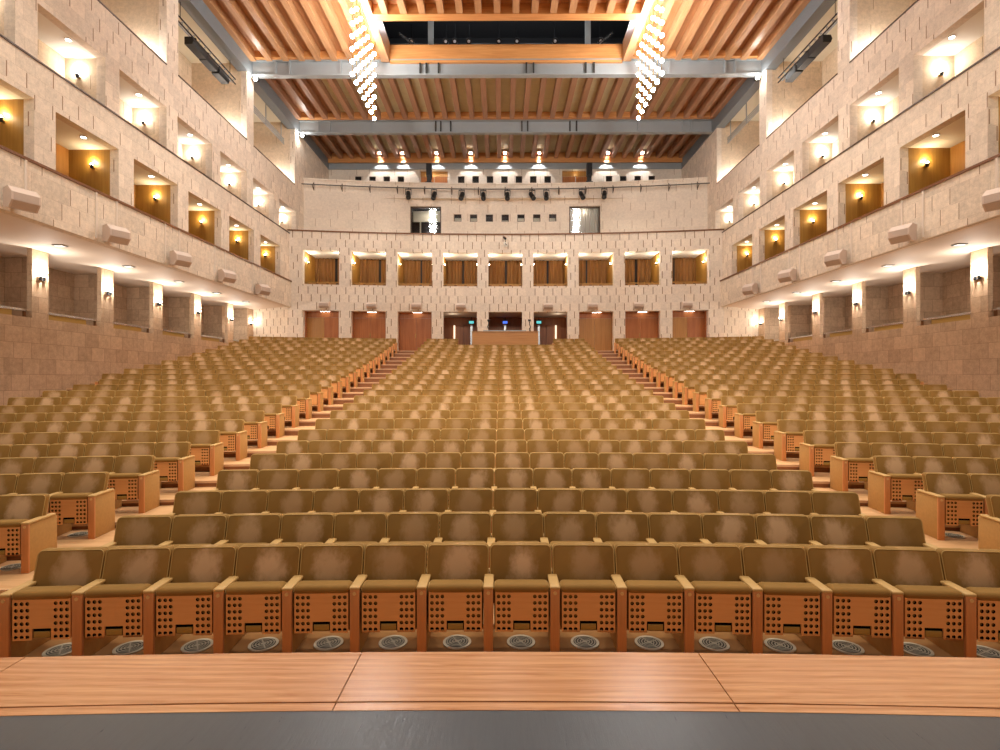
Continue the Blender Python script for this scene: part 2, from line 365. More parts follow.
for sg, nm in SIDES:
    P = lambda u, v, d, sg=sg: (sg*(XW+d), u, E+v)
    holes = [(a,b,H_RAIL,H_L1) for a,b in L1]+[(a,b,H_L2,H_L2T) for a,b in L2]+[(a,b,H_L3,H_CEIL) for a,b in L3]
    wall('wall_%s' % nm, P, 3.0, 37.9, H_RAIL, H_CEIL, holes, .28, M['stone_side'])
    # balcony front, set slightly forward
    mb = MB(); mb.box(min(sg*(XW-.10),sg*(XW+.2)), max(sg*(XW-.10),sg*(XW+.2)), 3.0, 30.9, z(H_SOF-.02), z(H_RAIL))
    struct(mb.build('wall_balcony_%s' % nm, M['stone_face']))
    def strip(name, x0, x1, y0, y1, h0, h1, mat, sg=sg):
        mb = MB(); mb.box(min(sg*x0,sg*x1), max(sg*x0,sg*x1), y0, y1, z(h0), z(h1)); return struct(mb.build(name, mat))
    strip('trim_rail_%s' % nm, XW-.14, XW+.12, 3.0, 30.8, H_RAIL, H_RAIL+.07, M['rail'])
    strip('trim_sill_%s' % nm, XW-.03, XW+.28, 3.0, 32.6, H_L2-.045, H_L2, M['dark_trim'])
    for k, (a, b) in enumerate(L3):
        strip('trim_gallery_%s' % nm, XW-.02, XW+.05, a, b, H_L3, H_L3+.05, M['dark_trim'])
    # interiors: first tier (ochre), second tier (stone, white ceiling), third tier
    def loge(name, ops, h0, h1, depth, mpart, mback, mceil, sg=sg):
        mb = MB()
        a0, a1 = ops[0][0]-.2, ops[-1][1]+.35
        X0, X1 = sg*(XW+.28), sg*(XW+.28+depth)
        mb.quad((X1,a0,z(h0-.3)),(X1,a1,z(h0-.3)),(X1,a1,z(h1)),(X1,a0,z(h1)),1)
        mb.quad((X0,a0,z(h1)),(X0,a1,z(h1)),(X1,a1,z(h1)),(X1,a0,z(h1)),2)
        mb.quad((X0,a0,z(h0-.3)),(X0,a1,z(h0-.3)),(X1,a1,z(h0-.3)),(X1,a0,z(h0-.3)),3)
        for i, (a, b) in enumerate(ops):
            nb = ops[i+1][0] if i+1 < len(ops) else b+.3
            mb.box(min(X0,X1), max(X0,X1), b+.02, nb-.02, z(h0-.3), z(h1), 0)
        mb.box(min(X0,X1), max(X0,X1), a0-.1, a0, z(h0-.3), z(h1), 0)
        return struct(mb.build(name, [mpart, mback, mceil, M['riser']]))
    loge('wall_boxes_lower_%s' % nm, L1, H_RAIL, H_L1, 1.35, M['ochre'], M['oak'], M['white'])
    loge('wall_boxes_upper_%s' % nm, L2, H_L2, H_L2T, 1.0, M['stone_in'], M['stone_in'], M['white'])
    loge('wall_gallery_%s' % nm, L3, H_L3, H_CEIL-.25, 2.4, M['stone_in'], M['stone_in'], M['cream'])
    # soffit under the balcony and the lower wall with its openings
    mb = MB(); mb.box(min(sg*XW,sg*17.4), max(sg*XW,sg*17.4), 3.0, 33.6, z(H_SOF), z(H_SOF+.25))
    struct(mb.build('ceiling_balcony_%s' % nm, M['soffit']))
    PIERS = [11.15,14.15,17.17,20.1,23.05,26.06,29.22]
    lows = [(PIERS[i]+.31, PIERS[i+1]-.31) for i in range(len(PIERS)-1)]+[(8.3,10.74),(29.53,31.15)]
    PL = lambda u, v, d, sg=sg: (sg*(XL+d), u, E+v)
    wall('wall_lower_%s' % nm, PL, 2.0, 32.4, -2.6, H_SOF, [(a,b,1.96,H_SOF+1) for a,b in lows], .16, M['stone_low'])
    mb = MB()
    X2 = sg*17.2
    mb.quad((X2,3,z(1.0)),(X2,33.0,z(1.0)),(X2,33.0,z(H_SOF)),(X2,3,z(H_SOF)))
    mb.quad((sg*XL,3,z(1.2)),(sg*XL,33.0,z(1.2)),(X2,33.0,z(1.2)),(X2,3,z(1.2)),1)
    for i, p in enumerate(PIERS):       # staggered cross walls in the passage
        a = XL+.95
        mb.box(min(sg*a,X2), max(sg*a,X2), p+.9, p+1.25, z(1.2), z(H_SOF))
        if p < 29: point((sg*(XL+.75), p+1.75, z(2.9)), LUM['passage'], .12, (1,.92,.82))  # fill light added without a fitting to brighten the cross walls
    mb.box(min(sg*(XL+.17),X2), max(sg*(XL+.17),X2), 31.3, 31.6, z(1.2), z(H_SOF))
    point((sg*(XL+.6), 30.6, z(3.0)), 8, .12, (1,.92,.82))  # added fill for the end bay, no fitting here
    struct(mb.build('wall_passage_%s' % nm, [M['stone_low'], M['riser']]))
    vis = [q for q in sorted(lows) if q[0] > 13]
    for i, (a, b) in enumerate(vis):
        o = empty('handrail', (sg*(XL+.2), (a+b)/2, z(1.96)))
        L = (b-a)/2
        mb = MB(); mb.box(-.05,.05,-L+.02,L-.02,.20,.27); mb.build('top_bar', M['chrome'], o)
        mb = MB(); mb.box(-.02,.02,-L+.05,L-.5,.02,.19); mb.build('infill_panel', M['plate'], o)
        for q in (-L+.06, L-.06):
            mb = MB(); mb.box(-.03,.03,q-.03,q+.03,0,.2); mb.build('post', M['rail'], o)
        tag(o, 'low handrail on the sill of the %s opening from the stage, %s lower wall' % (ORD[i+1], nm), 'handrail', 'handrails in the lower wall openings')
    # lower sconces on the piers
    for i, p in enumerate([q for q in PIERS+[31.5] if q > 15]):
        o = empty('wall_sconce', (sg*XL, p, z(3.28)))
        mb = MB(); mb.box(-.04,.04,-.11,.11,-.07,.0); mb.build('backplate', M['chrome'], o)
        for dy in (-.07,.07):
            mb = MB(); mb.tube((-sg*.07,dy,-.08),(-sg*.07,dy,.06),.035,8); mb.build('shade', M['blackmetal'], o)
            mb = MB(); mb.ball((-sg*.07,dy,.08),.045); mb.build('bulb', M['sconce_white'], o, True)
        tag(o, 'twin uplight sconce on the %s stone pier from the stage, %s lower wall' % (ORD[i+1], nm), 'wall lamp', 'sconces on the lower piers')
        point((sg*(XL-.2), p, z(3.5)), LUM['low'] if p < 31 else 12, .05, (1,.93,.82))
    for i, p in enumerate((13.0,16.5,19.55,22.6,25.6,28.5)):
        o = empty('soffit_downlight', (sg*14.0, p, z(H_SOF)))
        mb = MB(); mb.box(-.16,.16,-.12,.12,-.03,.0); mb.build('frame', M['steel'], o)
        mb = MB(); mb.box(-.12,.12,-.08,.08,-.036,-.03); mb.build('lens', M['lens_highlight'], o)
        tag(o, 'small rectangular downlight, %s from the stage in the %s balcony soffit' % (ORD[i+1], nm), 'ceiling light', 'downlights in the balcony soffits')
    # first tier sconces
    for i, (a, b) in enumerate(L1):
        if a < 10: continue
        xx = XW+.28+.55
        o = empty('wall_sconce', (sg*xx, b+.02, z(6.78)))
        mb = MB(); mb.tube((0,0,0),(0,-.03,0),.05,10); mb.build('backplate', M['brass'], o)
        mb = MB(); mb.tube((0,-.03,0),(0,-.09,.02),.018,6); mb.build('arm', M['blackmetal'], o)
        mb = MB(); mb.tube((0,-.085,-.03),(0,-.085,.07),.035,10,0,.06); mb.build('shade', M['blackmetal'], o)
        mb = MB(); mb.ball((0,-.085,.09),.045); mb.build('bulb', M['sconce_glow'], o, True)
        tag(o, 'small sconce on the ochre partition, %s lower box from the stage, %s wall' % (ORD[i-1], nm), 'wall lamp', 'sconces in the lower side boxes')
        point((sg*xx, b-.075, z(7.0)), LUM['l1'], .04, (1,.82,.5))
    for i, (a, b) in enumerate(L2):
        if a < 10: continue
        xx = XW+.28+.55
        o = empty('wall_sconce', (sg*xx, b+.02, z(9.36)))
        mb = MB(); mb.tube((0,0,0),(0,-.03,0),.05,10); mb.build('backplate', M['brass'], o)
        mb = MB(); mb.tube((0,-.03,0),(0,-.09,.02),.018,6); mb.build('arm', M['blackmetal'], o)
        mb = MB(); mb.tube((0,-.085,-.03),(0,-.085,.07),.035,10,0,.06); mb.build('shade', M['blackmetal'], o)
        mb = MB(); mb.ball((0,-.085,.09),.045); mb.build('bulb', M['sconce_white'], o, True)
        tag(o, 'bright uplight sconce on stone partition, %s upper box from the stage, %s wall' % (ORD[i-1], nm), 'wall lamp', 'sconces in the upper side boxes')
        point((sg*xx, b-.085, z(9.58)), LUM['l2'], .05, (1,.96,.9))
    for lv, ops, hh in (('lower', L1, H_L1), ('upper', L2, H_L2T)):
        for i, (a, b) in enumerate(ops):
            if a < 10: continue
            o = empty('recessed_downlight', (sg*(XW+.42), (a+b)/2+.3, z(hh)))
            mb = MB(); mb.tube((0,0,0),(0,0,-.03),.09,12); mb.build('rim', M['chrome'], o)
            mb = MB(); mb.tube((0,0,-.03),(0,0,-.036),.07,12); mb.build('lens', M['down'], o)
            tag(o, 'round downlight in the ceiling of the %s %s box from the stage, %s wall' % (ORD[i-1], lv, nm), 'ceiling light', 'downlights in the side boxes')
    for i, (a, b) in enumerate(L3):
        if a < 10: continue
        o = empty('floor_uplight', (sg*(XW+.85), b-.65, z(H_L3-.3)))
        mb = MB(); mb.box(-.12,.12,-.15,.15,0,.3); mb.build('housing', M['dark_trim'], o)
        mb = MB(); mb.box(-.09,.09,-.1,.12,.3,.36); mb.build('lens', M['star'], o)
        tag(o, 'bright flood lamp at the sill of the %s top gallery opening, %s wall' % (ORD[i], nm), 'flood light', 'flood lamps in the top gallery')
        point((sg*(XW+.85), b-.35, z(H_L3+.25)), LUM['l3'], .06, (1,.98,.94))

# speakers and cable ducts on the balcony fronts
def chamfer_speaker(name, sg=None):
    """elongated box with chamfered long edges, grille on the front, bracket behind"""
    o = empty(name)
    mb = MB()
    L, a, b = .29, .20, .27                     # half length, depth, half height
    prof = [(-.0,-b*.8),(.26,-b),(.42,-.10),(.42,.10),(.22,b),(0,b*.9)]
    for i in range(len(prof)):
        p, q = prof[i], prof[(i+1) % len(prof)]
        mb.quad((p[0],-L,p[1]),(p[0],L,p[1]),(q[0],L,q[1]),(q[0],-L,q[1]))
    mb.poly([(p[0],-L,p[1]) for p in prof]); mb.poly([(p[0],L,p[1]) for p in reversed(prof)])
    mb.build('cabinet', M['speaker'], o)
    mb = MB(); mb.quad((.425,-L+.04,-.09),(.425,L-.04,-.09),(.425,L-.04,.09),(.425,-L+.04,.09))
    mb.quad((.268,-L+.04,-b+.005),(.268,L-.04,-b+.005),(.424,L-.04,-.11),(.424,-L+.04,-.11))
    mb.build('grille', M['grille'], o)
    mb = MB(); mb.box(-.2,.02,-.05,.05,-.04,.04); mb.box(-.22,-.17,-.12,.12,-.14,.14); mb.build('bracket', M['steel'], o)
    return o
def dup(root):
    r = root.copy(); COL.objects.link(r)
    for ch in list(root.children):
        c = ch.copy(); COL.objects.link(c); c.parent = r
        for g in ch.children:
            d = g.copy(); COL.objects.link(d); d.parent = c
    return r
SP0 = chamfer_speaker('balcony_speaker'); first = True
for sg, nm in SIDES:
    for i, y in enumerate((13.1,16.3,19.55,22.85,26.25)):
        o = SP0 if first else dup(SP0); first = False
        o.location = (sg*(XW-.30), y, z(4.42)); o.rotation_euler = (0, 0, -.45 if sg < 0 else PI+.45)
        tag(o, 'beige box speaker, %s from the stage on the %s balcony front' % (ORD[i+1], nm), 'speaker', 'speakers on the balcony fronts')
        for dy in (-.42,.42):
            mb = MB(); mb.box(min(sg*(XW-.10),sg*(XW-.135)), max(sg*(XW-.10),sg*(XW-.135)), y+dy-.03, y+dy+.03, z(H_SOF+.05 if dy<0 else H_SOF+.4), z(H_RAIL))
            struct(mb.build('trim_cable_%s' % nm, M['soffit']))

# ------------------------------------------------------------------ back wall
cols = [2.69*k for k in range(-4,5)]
XR = [q*.9 for q in range(-18,19)]
PB = lambda u, v, d: (u, yb(u)+d, E+v)
holes = [(c-1.02,c+1.02,H_RAIL-.10,7.53) for c in cols]+[(c-1.0,c+1.0,-5,4.0) for c in cols]
wall('wall_back', PB, -17.3, 17.3, 1.0, 8.58, holes, .30, M['stone'], XR)
mb = MB()
for i in range(len(XR)-1):
    a, b = XR[i], XR[i+1]
    if a < -12.7 or b > 12.7: continue
    for o0, o1, h0, h1 in ((-.04,.22,8.58,8.66),):
        p = [(a,yb(a,o0)),(b,yb(b,o0)),(b,yb(b,o1)),(a,yb(a,o1))]
        for (q, r) in ((0,1),(1,2),(2,3),(3,0)):
            mb.quad((*p[q],z(h0)),(*p[r],z(h0)),(*p[r],z(h1)),(*p[q],z(h1)))
        mb.poly([(*q,z(h1)) for q in p]); mb.poly([(*q,z(h0)) for q in reversed(p)])
struct(mb.build('trim_ledge_back', M['rail']))
# terrace floor behind the ledge
mb = MB()
for i in range(len(XR)-1):
    a, b = XR[i], XR[i+1]
    mb.quad((a,yb(a,.2),z(8.4)),(b,yb(b,.2),z(8.4)),(b,yb(b,2.6),z(8.4)),(a,yb(a,2.6),z(8.4)))
struct(mb.build('floor_terrace_back', M['stone_plain']))
# upper band wall
BO = 2.2
PU = lambda u, v, d: (u, yb(u,BO)+d, E+v)
WBIG = [(-5.05,'big'),(5.05,'big')]
small = [(-3.02+1.007*k) for k in range(7)]
H_BAND = 12.38
bh = [(c-.98,c+.98,8.55,10.97) for c,_ in WBIG]+[(c-.23,c+.23,10.03,10.49) for c in small]
wall('wall_upper_back', PU, -12.9, 12.9, 8.3, H_BAND, bh, .25, M['stone_plain'], XR)
mb = MB()
for i in range(len(XR)-1):
    a, b = XR[i], XR[i+1]
    if a < -12.7 or b > 12.7: continue
    mb.quad((a,yb(a,BO-.05),z(H_BAND)),(b,yb(b,BO-.05),z(H_BAND)),(b,yb(b,BO-.05),z(H_BAND+.09)),(a,yb(a,BO-.05),z(H_BAND+.09)))
    mb.quad((a,yb(a,BO-.05),z(H_BAND+.09)),(b,yb(b,BO-.05),z(H_BAND+.09)),(b,yb(b,BO+.3),z(H_BAND+.09)),(a,yb(a,BO+.3),z(H_BAND+.09)))
    mb.quad((a,yb(a,BO-.05),z(H_BAND)),(b,yb(b,BO-.05),z(H_BAND)),(b,yb(b,BO),z(H_BAND)),(a,yb(a,BO),z(H_BAND)))
struct(mb.build('trim_parapet_back', M['stone_plain']))
mb = MB()
mb.quad((-12.5,33.4,z(11.4)),(12.5,33.4,z(11.4)),(12.5,37.7,z(11.4)),(-12.5,37.7,z(11.4)))
struct(mb.build('floor_gallery_back', M['stone_plain']))

# windows of the upper band
wi = 0
for c, _ in WBIG:
    wi += 1
    o = struct(empty('window_%d' % wi, (c, yb(c,BO), z(8.55))))
    w, h = .98, 2.42
    mb = MB()
    for x0,x1,z0,z1 in ((-w,-w+.07,0,h),(w-.07,w,0,h),(-w,w,h-.07,h),(-w,w,0,.07),(-w,w,.62,.68)):
        mb.box(x0,x1,.1,.2,z0,z1)
    mb.build('window_frame', M['dark_trim'], o)
    mb = MB(); mb.quad((-w,.15,0),(w,.15,0),(w,.15,h),(-w,.15,h)); mb.build('window_pane', M['glass'], o)
    mb = MB(); mb.box(-w-.4,w+.4,.28,1.9,-.2,h+.2); me = mb.build('booth', M['attic' if c < 0 else 'cream'], o)
    bm = bmesh.new(); bm.from_mesh(me.data)
    bmesh.ops.delete(bm, geom=[f for f in bm.faces if f.calc_center_median().y < .3], context='FACES'); bm.to_mesh(me.data); bm.free()
    if c > 0:
        mb = MB(); n = 60
        for i in range(n):
            a, b = -w+2*w*i/n, -w+2*w*(i+1)/n
            ya, yb_ = .5+.05*math.sin(i*1.3), .5+.05*math.sin((i+1)*1.3)
            mb.quad((a,ya,.5),(b,yb_,.5),(b,yb_,h),(a,ya,h))
        mb.build('blind', M['white'], o, True)
        point((c, yb(c,BO)+.32, z(8.55+2.2)), 4, .1)
    else:
        mb = MB(); mb.box(-w,w,.9,1.0,1.7,2.4); mb.box(-w,w,1.2,1.3,.1,.5); mb.box(-.5,-.42,.8,.9,.3,1.7); mb.box(.4,.5,.85,.9,.6,1.4)
        mb.build('booth_fitting', M['cream'], o)
        point((c, yb(c,BO)+.6, z(8.55+2.0)), 5, .1)
for i, c in enumerate(small):
    wi += 1
    o = struct(empty('window_%d' % wi, (c, yb(c,BO), z(10.03))))
    mb = MB()
    for x0,x1,z0,z1 in ((-.23,-.2,0,.46),(.2,.23,0,.46),(-.23,.23,.43,.46),(-.23,.23,0,.03)): mb.box(x0,x1,.02,.1,z0,z1)
    mb.build('window_frame', M['dark_trim'], o)
    mb = MB(); mb.quad((-.23,.2,0),(.23,.2,0),(.23,.2,.46),(-.23,.2,.46), 0)
    if i != 2: mb.box(-.2,.2,.17,.19,.02,.26 if i in (0,1,4,5,6) else .12,1)
    mb.build('window_back', [M['black'], M['cream']], o)
    mb = MB(); mb.quad((-.2,.06,.03),(.2,.06,.03),(.2,.06,.43),(-.2,.06,.43)); mb.build('window_pane', M['glass'], o)

# gallery wall behind the parapet
YG = 37.56
sw = [-10.4,-9.4,-8.38,-7.38]+[-3.1+1.022*k for k in range(7)]+[7.38,8.38,9.4,10.4]
PG = lambda u, v, d: (u, YG+d, E+v)
gh = [(c-.23,c+.23,13.9,14.38) for c in sw]+[(-6.0,-4.05,11.4,14.78),(4.05,6.0,11.4,14.78)]
wall('wall_gallery_back', PG, -12.9, 12.9, 11.2, 16.2, gh, .3, M['stone_plain'])
for c in sw:
    wi += 1
    o = struct(empty('window_%d' % wi, (c, YG, z(13.9))))
    mb = MB()
    for x0,x1,z0,z1 in ((-.23,-.19,0,.48),(.19,.23,0,.48),(-.23,.23,.44,.48),(-.23,.23,0,.04)): mb.box(x0,x1,.05,.12,z0,z1)
    mb.build('window_frame', M['dark_trim'], o)
    mb = MB(); mb.quad((-.23,.2,0),(.23,.2,0),(.23,.2,.48),(-.23,.2,.48)); mb.build('window_back', M['black'], o)
    mb = MB(); mb.quad((-.19,.1,.04),(.19,.1,.04),(.19,.1,.44),(-.19,.1,.44)); mb.build('window_pane', M['glass'], o)
dn = 0
for c in (-5.02,5.02):
    dn += 1
    o = struct(empty('door_%d' % dn, (c, YG, z(11.4))))
    for q in (-.48,.48):
        mb = MB(); mb.box(q-.46,q+.46,.1,.16,0,2.95); mb.build('door_leaf', M['doorwood'], o)
    mb = MB(); mb.box(-.97,.97,.12,.17,2.98,3.36); mb.build('transom_panel', M['oak'], o)
    point((c, YG-.12, z(14.55)), 3, .05, (1,.85,.55))
    # tall speaker column standing on the gallery parapet
    x = c+(.35 if c > 0 else .15)
    o = empty('column_speaker', (x, 33.95 if c < 0 else 33.9, z(H_BAND+.09)))
    mb = MB(); mb.box(-.22,.22,-.18,.18,0,.12); mb.build('base', M['blackmetal'], o)
    mb = MB(); mb.box(-.13,.13,-.14,.14,.12,.50); mb.box(-.17,.17,-.19,.14,.5,1.28); cab = mb.build('cabinet', M['black'], o)
    mb = MB(); mb.box(-.14,.14,-.205,-.19,.56,1.22); mb.build('grille', M['blackmetal'], o)
    tag(o, 'black upright speaker on the gallery parapet before the %s wooden door' % ('left' if c < 0 else 'right'), 'speaker', 'upright speakers on the gallery')
    mb = MB()

# lighting rail and spotlights in front of the parapet
o = empty('lighting_rail', (0, yb(0,BO)-.35, z(H_BAND-.40)))
mb = MB(); y0 = yb(0,BO)
for i in range(len(XR)-1):
    a, b = XR[i], XR[i+1]
    if a < -12.7 or b > 12.7: continue
    mb.tube((a,yb(a,BO)-y0,0),(b,yb(b,BO)-y0,0),.035,6)
mb.build('pipe', M['pipe'], o)
for k in range(15):
    x = -11.9+1.7*k; d = yb(x,BO)-y0
    mb = MB(); mb.tube((x,d+.34,.25),(x,d+.34,-.25),.025,5); mb.tube((x,d+.34,-.22),(x,d,-.0),.025,5); mb.tube((x,d+.34,.2),(x,d,-.0),.02,5); mb.build('bracket', M['dark_trim'], o)
tag(o, 'long grey lighting pipe on brackets along the upper back parapet', 'lighting rail')
SPX = [-6.20,-4.60,-2.86,-1.50,.02,1.58,2.47,4.70,6.08]
for i, x in enumerate(SPX):
    x += .12
    o = empty('stage_spotlight', (x, yb(x,BO)-.35, z(H_BAND-.40)))
    mb = MB(); mb.box(-.19,-.16,-.02,.02,-.42,-.08); mb.box(.16,.19,-.02,.02,-.42,-.08); mb.box(-.19,.19,-.03,.03,-.1,-.06); mb.tube((0,0,.03),(0,0,-.08),.03,6)
    mb.build('yoke', M['blackmetal'], o)
    t = (-.25,.1,.2,-.1,0,-.55,.1,-.3,.3)[i]
    d = Vector((-t*.6,-.75,-.85)).normalized(); c = Vector((0,0,-.45))
    mb = MB(); mb.tube(c-d*.32,c+d*.30,.13,12,0,.155); mb.tube(c-d*.38,c-d*.32,.09,10); mb.build('body', M['black'], o)
    mb = MB(); mb.tube(c+d*.30,c+d*.31,.13,12); mb.build('lens', M['lens_dark'], o)
    tag(o, 'black spotlight hanging from the back lighting rail, %s from the left' % ORD[i+1], 'spotlight', 'spotlights on the back rail')

# camera over the centre box
o = empty('ceiling_camera', (.02, yb(0), z(8.15)))
mb = MB(); mb.box(-.12,.12,-.06,0,-.28,.02); mb.build('wall_bracket', M['white'], o)
mb = MB(); mb.tube((0,-.05,.0),(-.05,-.25,.12),.02,6); mb.tube((-.1,-.2,.25),(-.02,-.42,.1),.07,8); mb.tube((0,-.06,-.1),(.04,-.22,-.2),.03,6); mb.build('camera_body', M['black'], o)
tag(o, 'small black camera on a white bracket above the centre back box', 'camera')

# boxes of the back wall, first tier
for k, c in enumerate(cols):
    mb = MB(); y0 = yb(c)+.30; y1 = y0+1.9
    w0, w1 = 1.04, 1.04
    a, b, f, t = c-1.3, c+1.3, z(H_RAIL-.5), z(7.53)
    mb.box(a, c-1.05, y0-.02, y1, f, t, 0); mb.box(c+1.05, b, y0-.02, y1, f, t, 0)
    mb.quad((a,y1,f),(b,y1,f),(b,y1,t),(a,y1,t),1)
    mb.quad((a,y0-.05,t),(b,y0-.05,t),(b,y1,t),(a,y1,t),2)
    mb.quad((a,y0-.05,f),(b,y0-.05,f),(b,y1,f),(a,y1,f),3)
    struct(mb.build('wall_box_back', [M['ochre'], M['black'], M['white'], M['riser']]))
    mb = MB(); n = 64
    gp = (.25,.2,.08,.02,.05,0,-.25,.12,-.3)[k]
    for half in ((-1.04,gp-.06),(gp+.06,1.04)):
        m_ = int(n*(half[1]-half[0])/2.08)
        for i in range(m_):
            p, q = half[0]+(half[1]-half[0])*i/m_, half[0]+(half[1]-half[0])*(i+1)/m_
            g = lambda s: y1-.14+.05*math.sin(s*27+k)+.02*math.sin(s*61)
            mb.quad((c+p,g(p),f),(c+q,g(q),f),(c+q,g(q),t-.02),(c+p,g(p),t-.02))
    cu = mb.build('curtain', M['curtain'], None, True)
    tag(cu, 'brown pleated curtain at the back of the %s upper box from the left' % ORD[k+1], 'curtain', 'curtains in the back boxes')
    o = empty('box_rail', (c, yb(c)+.2, z(H_RAIL-.07)))
    mb = MB(); mb.box(-1.0,1.0,-.05,.05,.09,.15); mb.build('top_bar', M['ochre'], o)
    for q in (-.6,0,.6):
        mb = MB(); mb.box(q-.22,q+.22,.0,.03,0,.09); mb.build('panel', M['oak'], o)
    tag(o, 'low ochre rail at the front of the %s back box from the left' % ORD[k+1], 'rail', 'rails of the back boxes')
    for q in (-1,1):
        xx = c+q*1.04
        o = empty('wall_sconce', (xx, y0+.35, z(6.88)))
        mb = MB(); mb.box(-.015,.015,-.04,.04,-.06,.04); mb.build('backplate', M['brass'], o)
        mb = MB(); mb.tube((-q*.06,0,-.03),(-q*.06,0,.05),.03,8,0,.045); mb.build('shade', M['blackmetal'], o)
        mb = MB(); mb.ball((-q*.06,0,.07),.04); mb.build('bulb', M['sconce_glow'], o, True)
        tag(o, 'tiny sconce on the %s side of the %s back box from the left' % ('left' if q < 0 else 'right', ORD[k+1]), 'wall lamp', 'sconces in the back boxes')
        point((xx-q*.16, y0+.33, z(7.12)), LUM['back'], .05, (1,.93,.78))
# doors of the back wall, ground level
FZ = 1.58
for k, c in enumerate(cols):
    dn += 1
    y0 = yb(c)
    o = struct(empty('door_%d' % dn, (c, y0, z(FZ))))
    H = 4.0-FZ
    if k in (3,4,5):
        D = 3.2
        mb = MB()
        mb.quad((-1.3,D,-.02),(1.3,D,-.02),(1.3,D,H+.02),(-1.3,D,H+.02)); mb.quad((-1.3,.3,0),(-1.3,D,0),(-1.3,D,H),(-1.3,.3,H)); mb.quad((1.3,.3,0),(1.3,D,0),(1.3,D,H),(1.3,.3,H))
        mb.quad((-1.3,.3,H+.02),(1.3,.3,H+.02),(1.3,D,H+.02),(-1.3,D,H+.02),1); mb.quad((-1.3,.3,0),(1.3,.3,0),(1.3,D,0),(-1.3,D,0),2)
        mb.build('vestibule', [M['doorwood'], M['soffit'], M['riser']], o)
        for q in ((-.62,.62),):
            for s in (-.55,.55):
                mb = MB(); mb.box(s-.52,s+.52,D-.12,D-.06,0,H-.5); mb.build('door_leaf', M['doorwood'], o)
        x = (.5,0,-.5)[k-3]
        mb = MB(); mb.box(x-.07,x+.07,D-.3,D-.2,0,H-.48); mb.build('door_post', M['chrome'], o)
        if k != 4:
            s = -1 if k == 3 else 1
            mb = MB(); mb.box(s*.62-.05,s*.62+.05,D-.2,D-.14,0,H-.5,0); mb.build('lit_gap', M['doorlight'], o)
            point((c+s*.55, y0+1.2, z(4.0-.25)), 6, .05, (1,.9,.7))
        e = empty('exit_sign', (c+x, y0+D-.35, z(FZ+H-.42)))
        mb = MB(); mb.box(-.17,.17,-.02,.05,0,.2); mb.build('housing', M['black'], e)
        mb = MB(); mb.box(-.15,.15,-.03,-.02,.02,.18); mb.build('panel', M['exit_b' if k == 4 else 'exit_t'], e)
        mb = MB(); mb.box(-.02,.02,0,.03,.2,.42); mb.build('hanger', M['black'], e)
        tag(e, 'lit %s exit sign above the %s vestibule doors' % ('blue' if k == 4 else 'teal', ('left','centre','right')[k-3]), 'exit sign')
    else:
        mat = M['oak'] if k in (6,) else M['doorwood']
        for i, q in enumerate((-.5,.5)):
            mm = mat
            if k in (0,) and i == 0: mm = M['oak']
            if k == 8 and i == 0: mm = M['oak']
            if k == 6 and i == 0: mm = M['oak']
            mb = MB(); mb.box(q-.495,q+.495,.55,.61,-.05,H-.35); mb.build('door_leaf', mm, o)
        mb = MB(); mb.box(-1,1,.55,.62,H-.34,H+.02); mb.build('transom_panel', M['doorwood'], o)
        mb = MB(); mb.quad((-1.3,.3,H+.01),(1.3,.3,H+.01),(1.3,.7,H+.01),(-1.3,.7,H+.01)); mb.build('lintel_soffit', M['soffit'], o)
        mb = MB(); mb.box(-1.05,-1.0,.3,.6,-.05,H); mb.box(1.0,1.05,.3,.6,-.05,H); mb.build('door_jamb', mat, o)
        mb = MB(); mb.box(-.05,-.02,.51,.55,.9,1.15); mb.build('door_handle', M['brass'], o)
        e = empty('recessed_downlight', (c+.1, y0+.42, z(4.01)))
        mb = MB(); mb.box(-.3,.3,-.05,.05,-.02,0); mb.build('rim', M['chrome'], e)
        mb = MB(); mb.box(-.27,.27,-.035,.035,-.026,-.02); mb.build('lens', M['down'], e)
        tag(e, 'slim light over the %s doorway from the left in the back wall' % ORD[k+1], 'ceiling light', 'lights over the back doorways')
# small speakers over the doorways
for i, x in enumerate((-10.45,-7.8,-5.22,-2.62,2.52,5.12,7.75,10.45)):
    o = dup(SP0); o.scale = (.8,.98,.72); o.location = (x, yb(x)-.19, z(4.28)); o.rotation_euler = (0,0,-PI/2)
    tag(o, 'small beige speaker above the back doorways, %s from the left' % ORD[i+1], 'speaker', 'speakers above the back doorways')

# ------------------------------------------------------------------ ceiling
YA0, YA1, YA2, YA3 = 20.0, 26.0, 32.07, 37.5
WX, WY0, WY1 = 5.68, 22.9, 25.85
HP = H_CEIL+.42
mb = MB()
def cp(x0,x1,y0,y1,m): mb.quad((x0,y0,z(HP)),(x1,y0,z(HP)),(x1,y1,z(HP)),(x0,y1,z(HP)),m)
cp(-12.6,12.6,2.0,WY0,0); cp(-12.6,-WX,WY0,WY1,0); cp(WX,12.6,WY0,WY1,0); cp(-12.6,12.6,WY1,26.2,0)
for a, b in ((26.2,YA2),(YA2,37.9)):
    cp(-12.6,-10.0,a,b,0); cp(-10.0,10.0,a,b,1); cp(10.0,12.6,a,b,0)
struct(mb.build('ceiling', [M['plank'], M['olive']]))
def cbox(name, x0, x1, y0, y1, h0, h1, mat):
    mb = MB(); mb.box(x0,x1,y0,y1,z(h0),z(h1)); return struct(mb.build(name, mat))
JP = .795
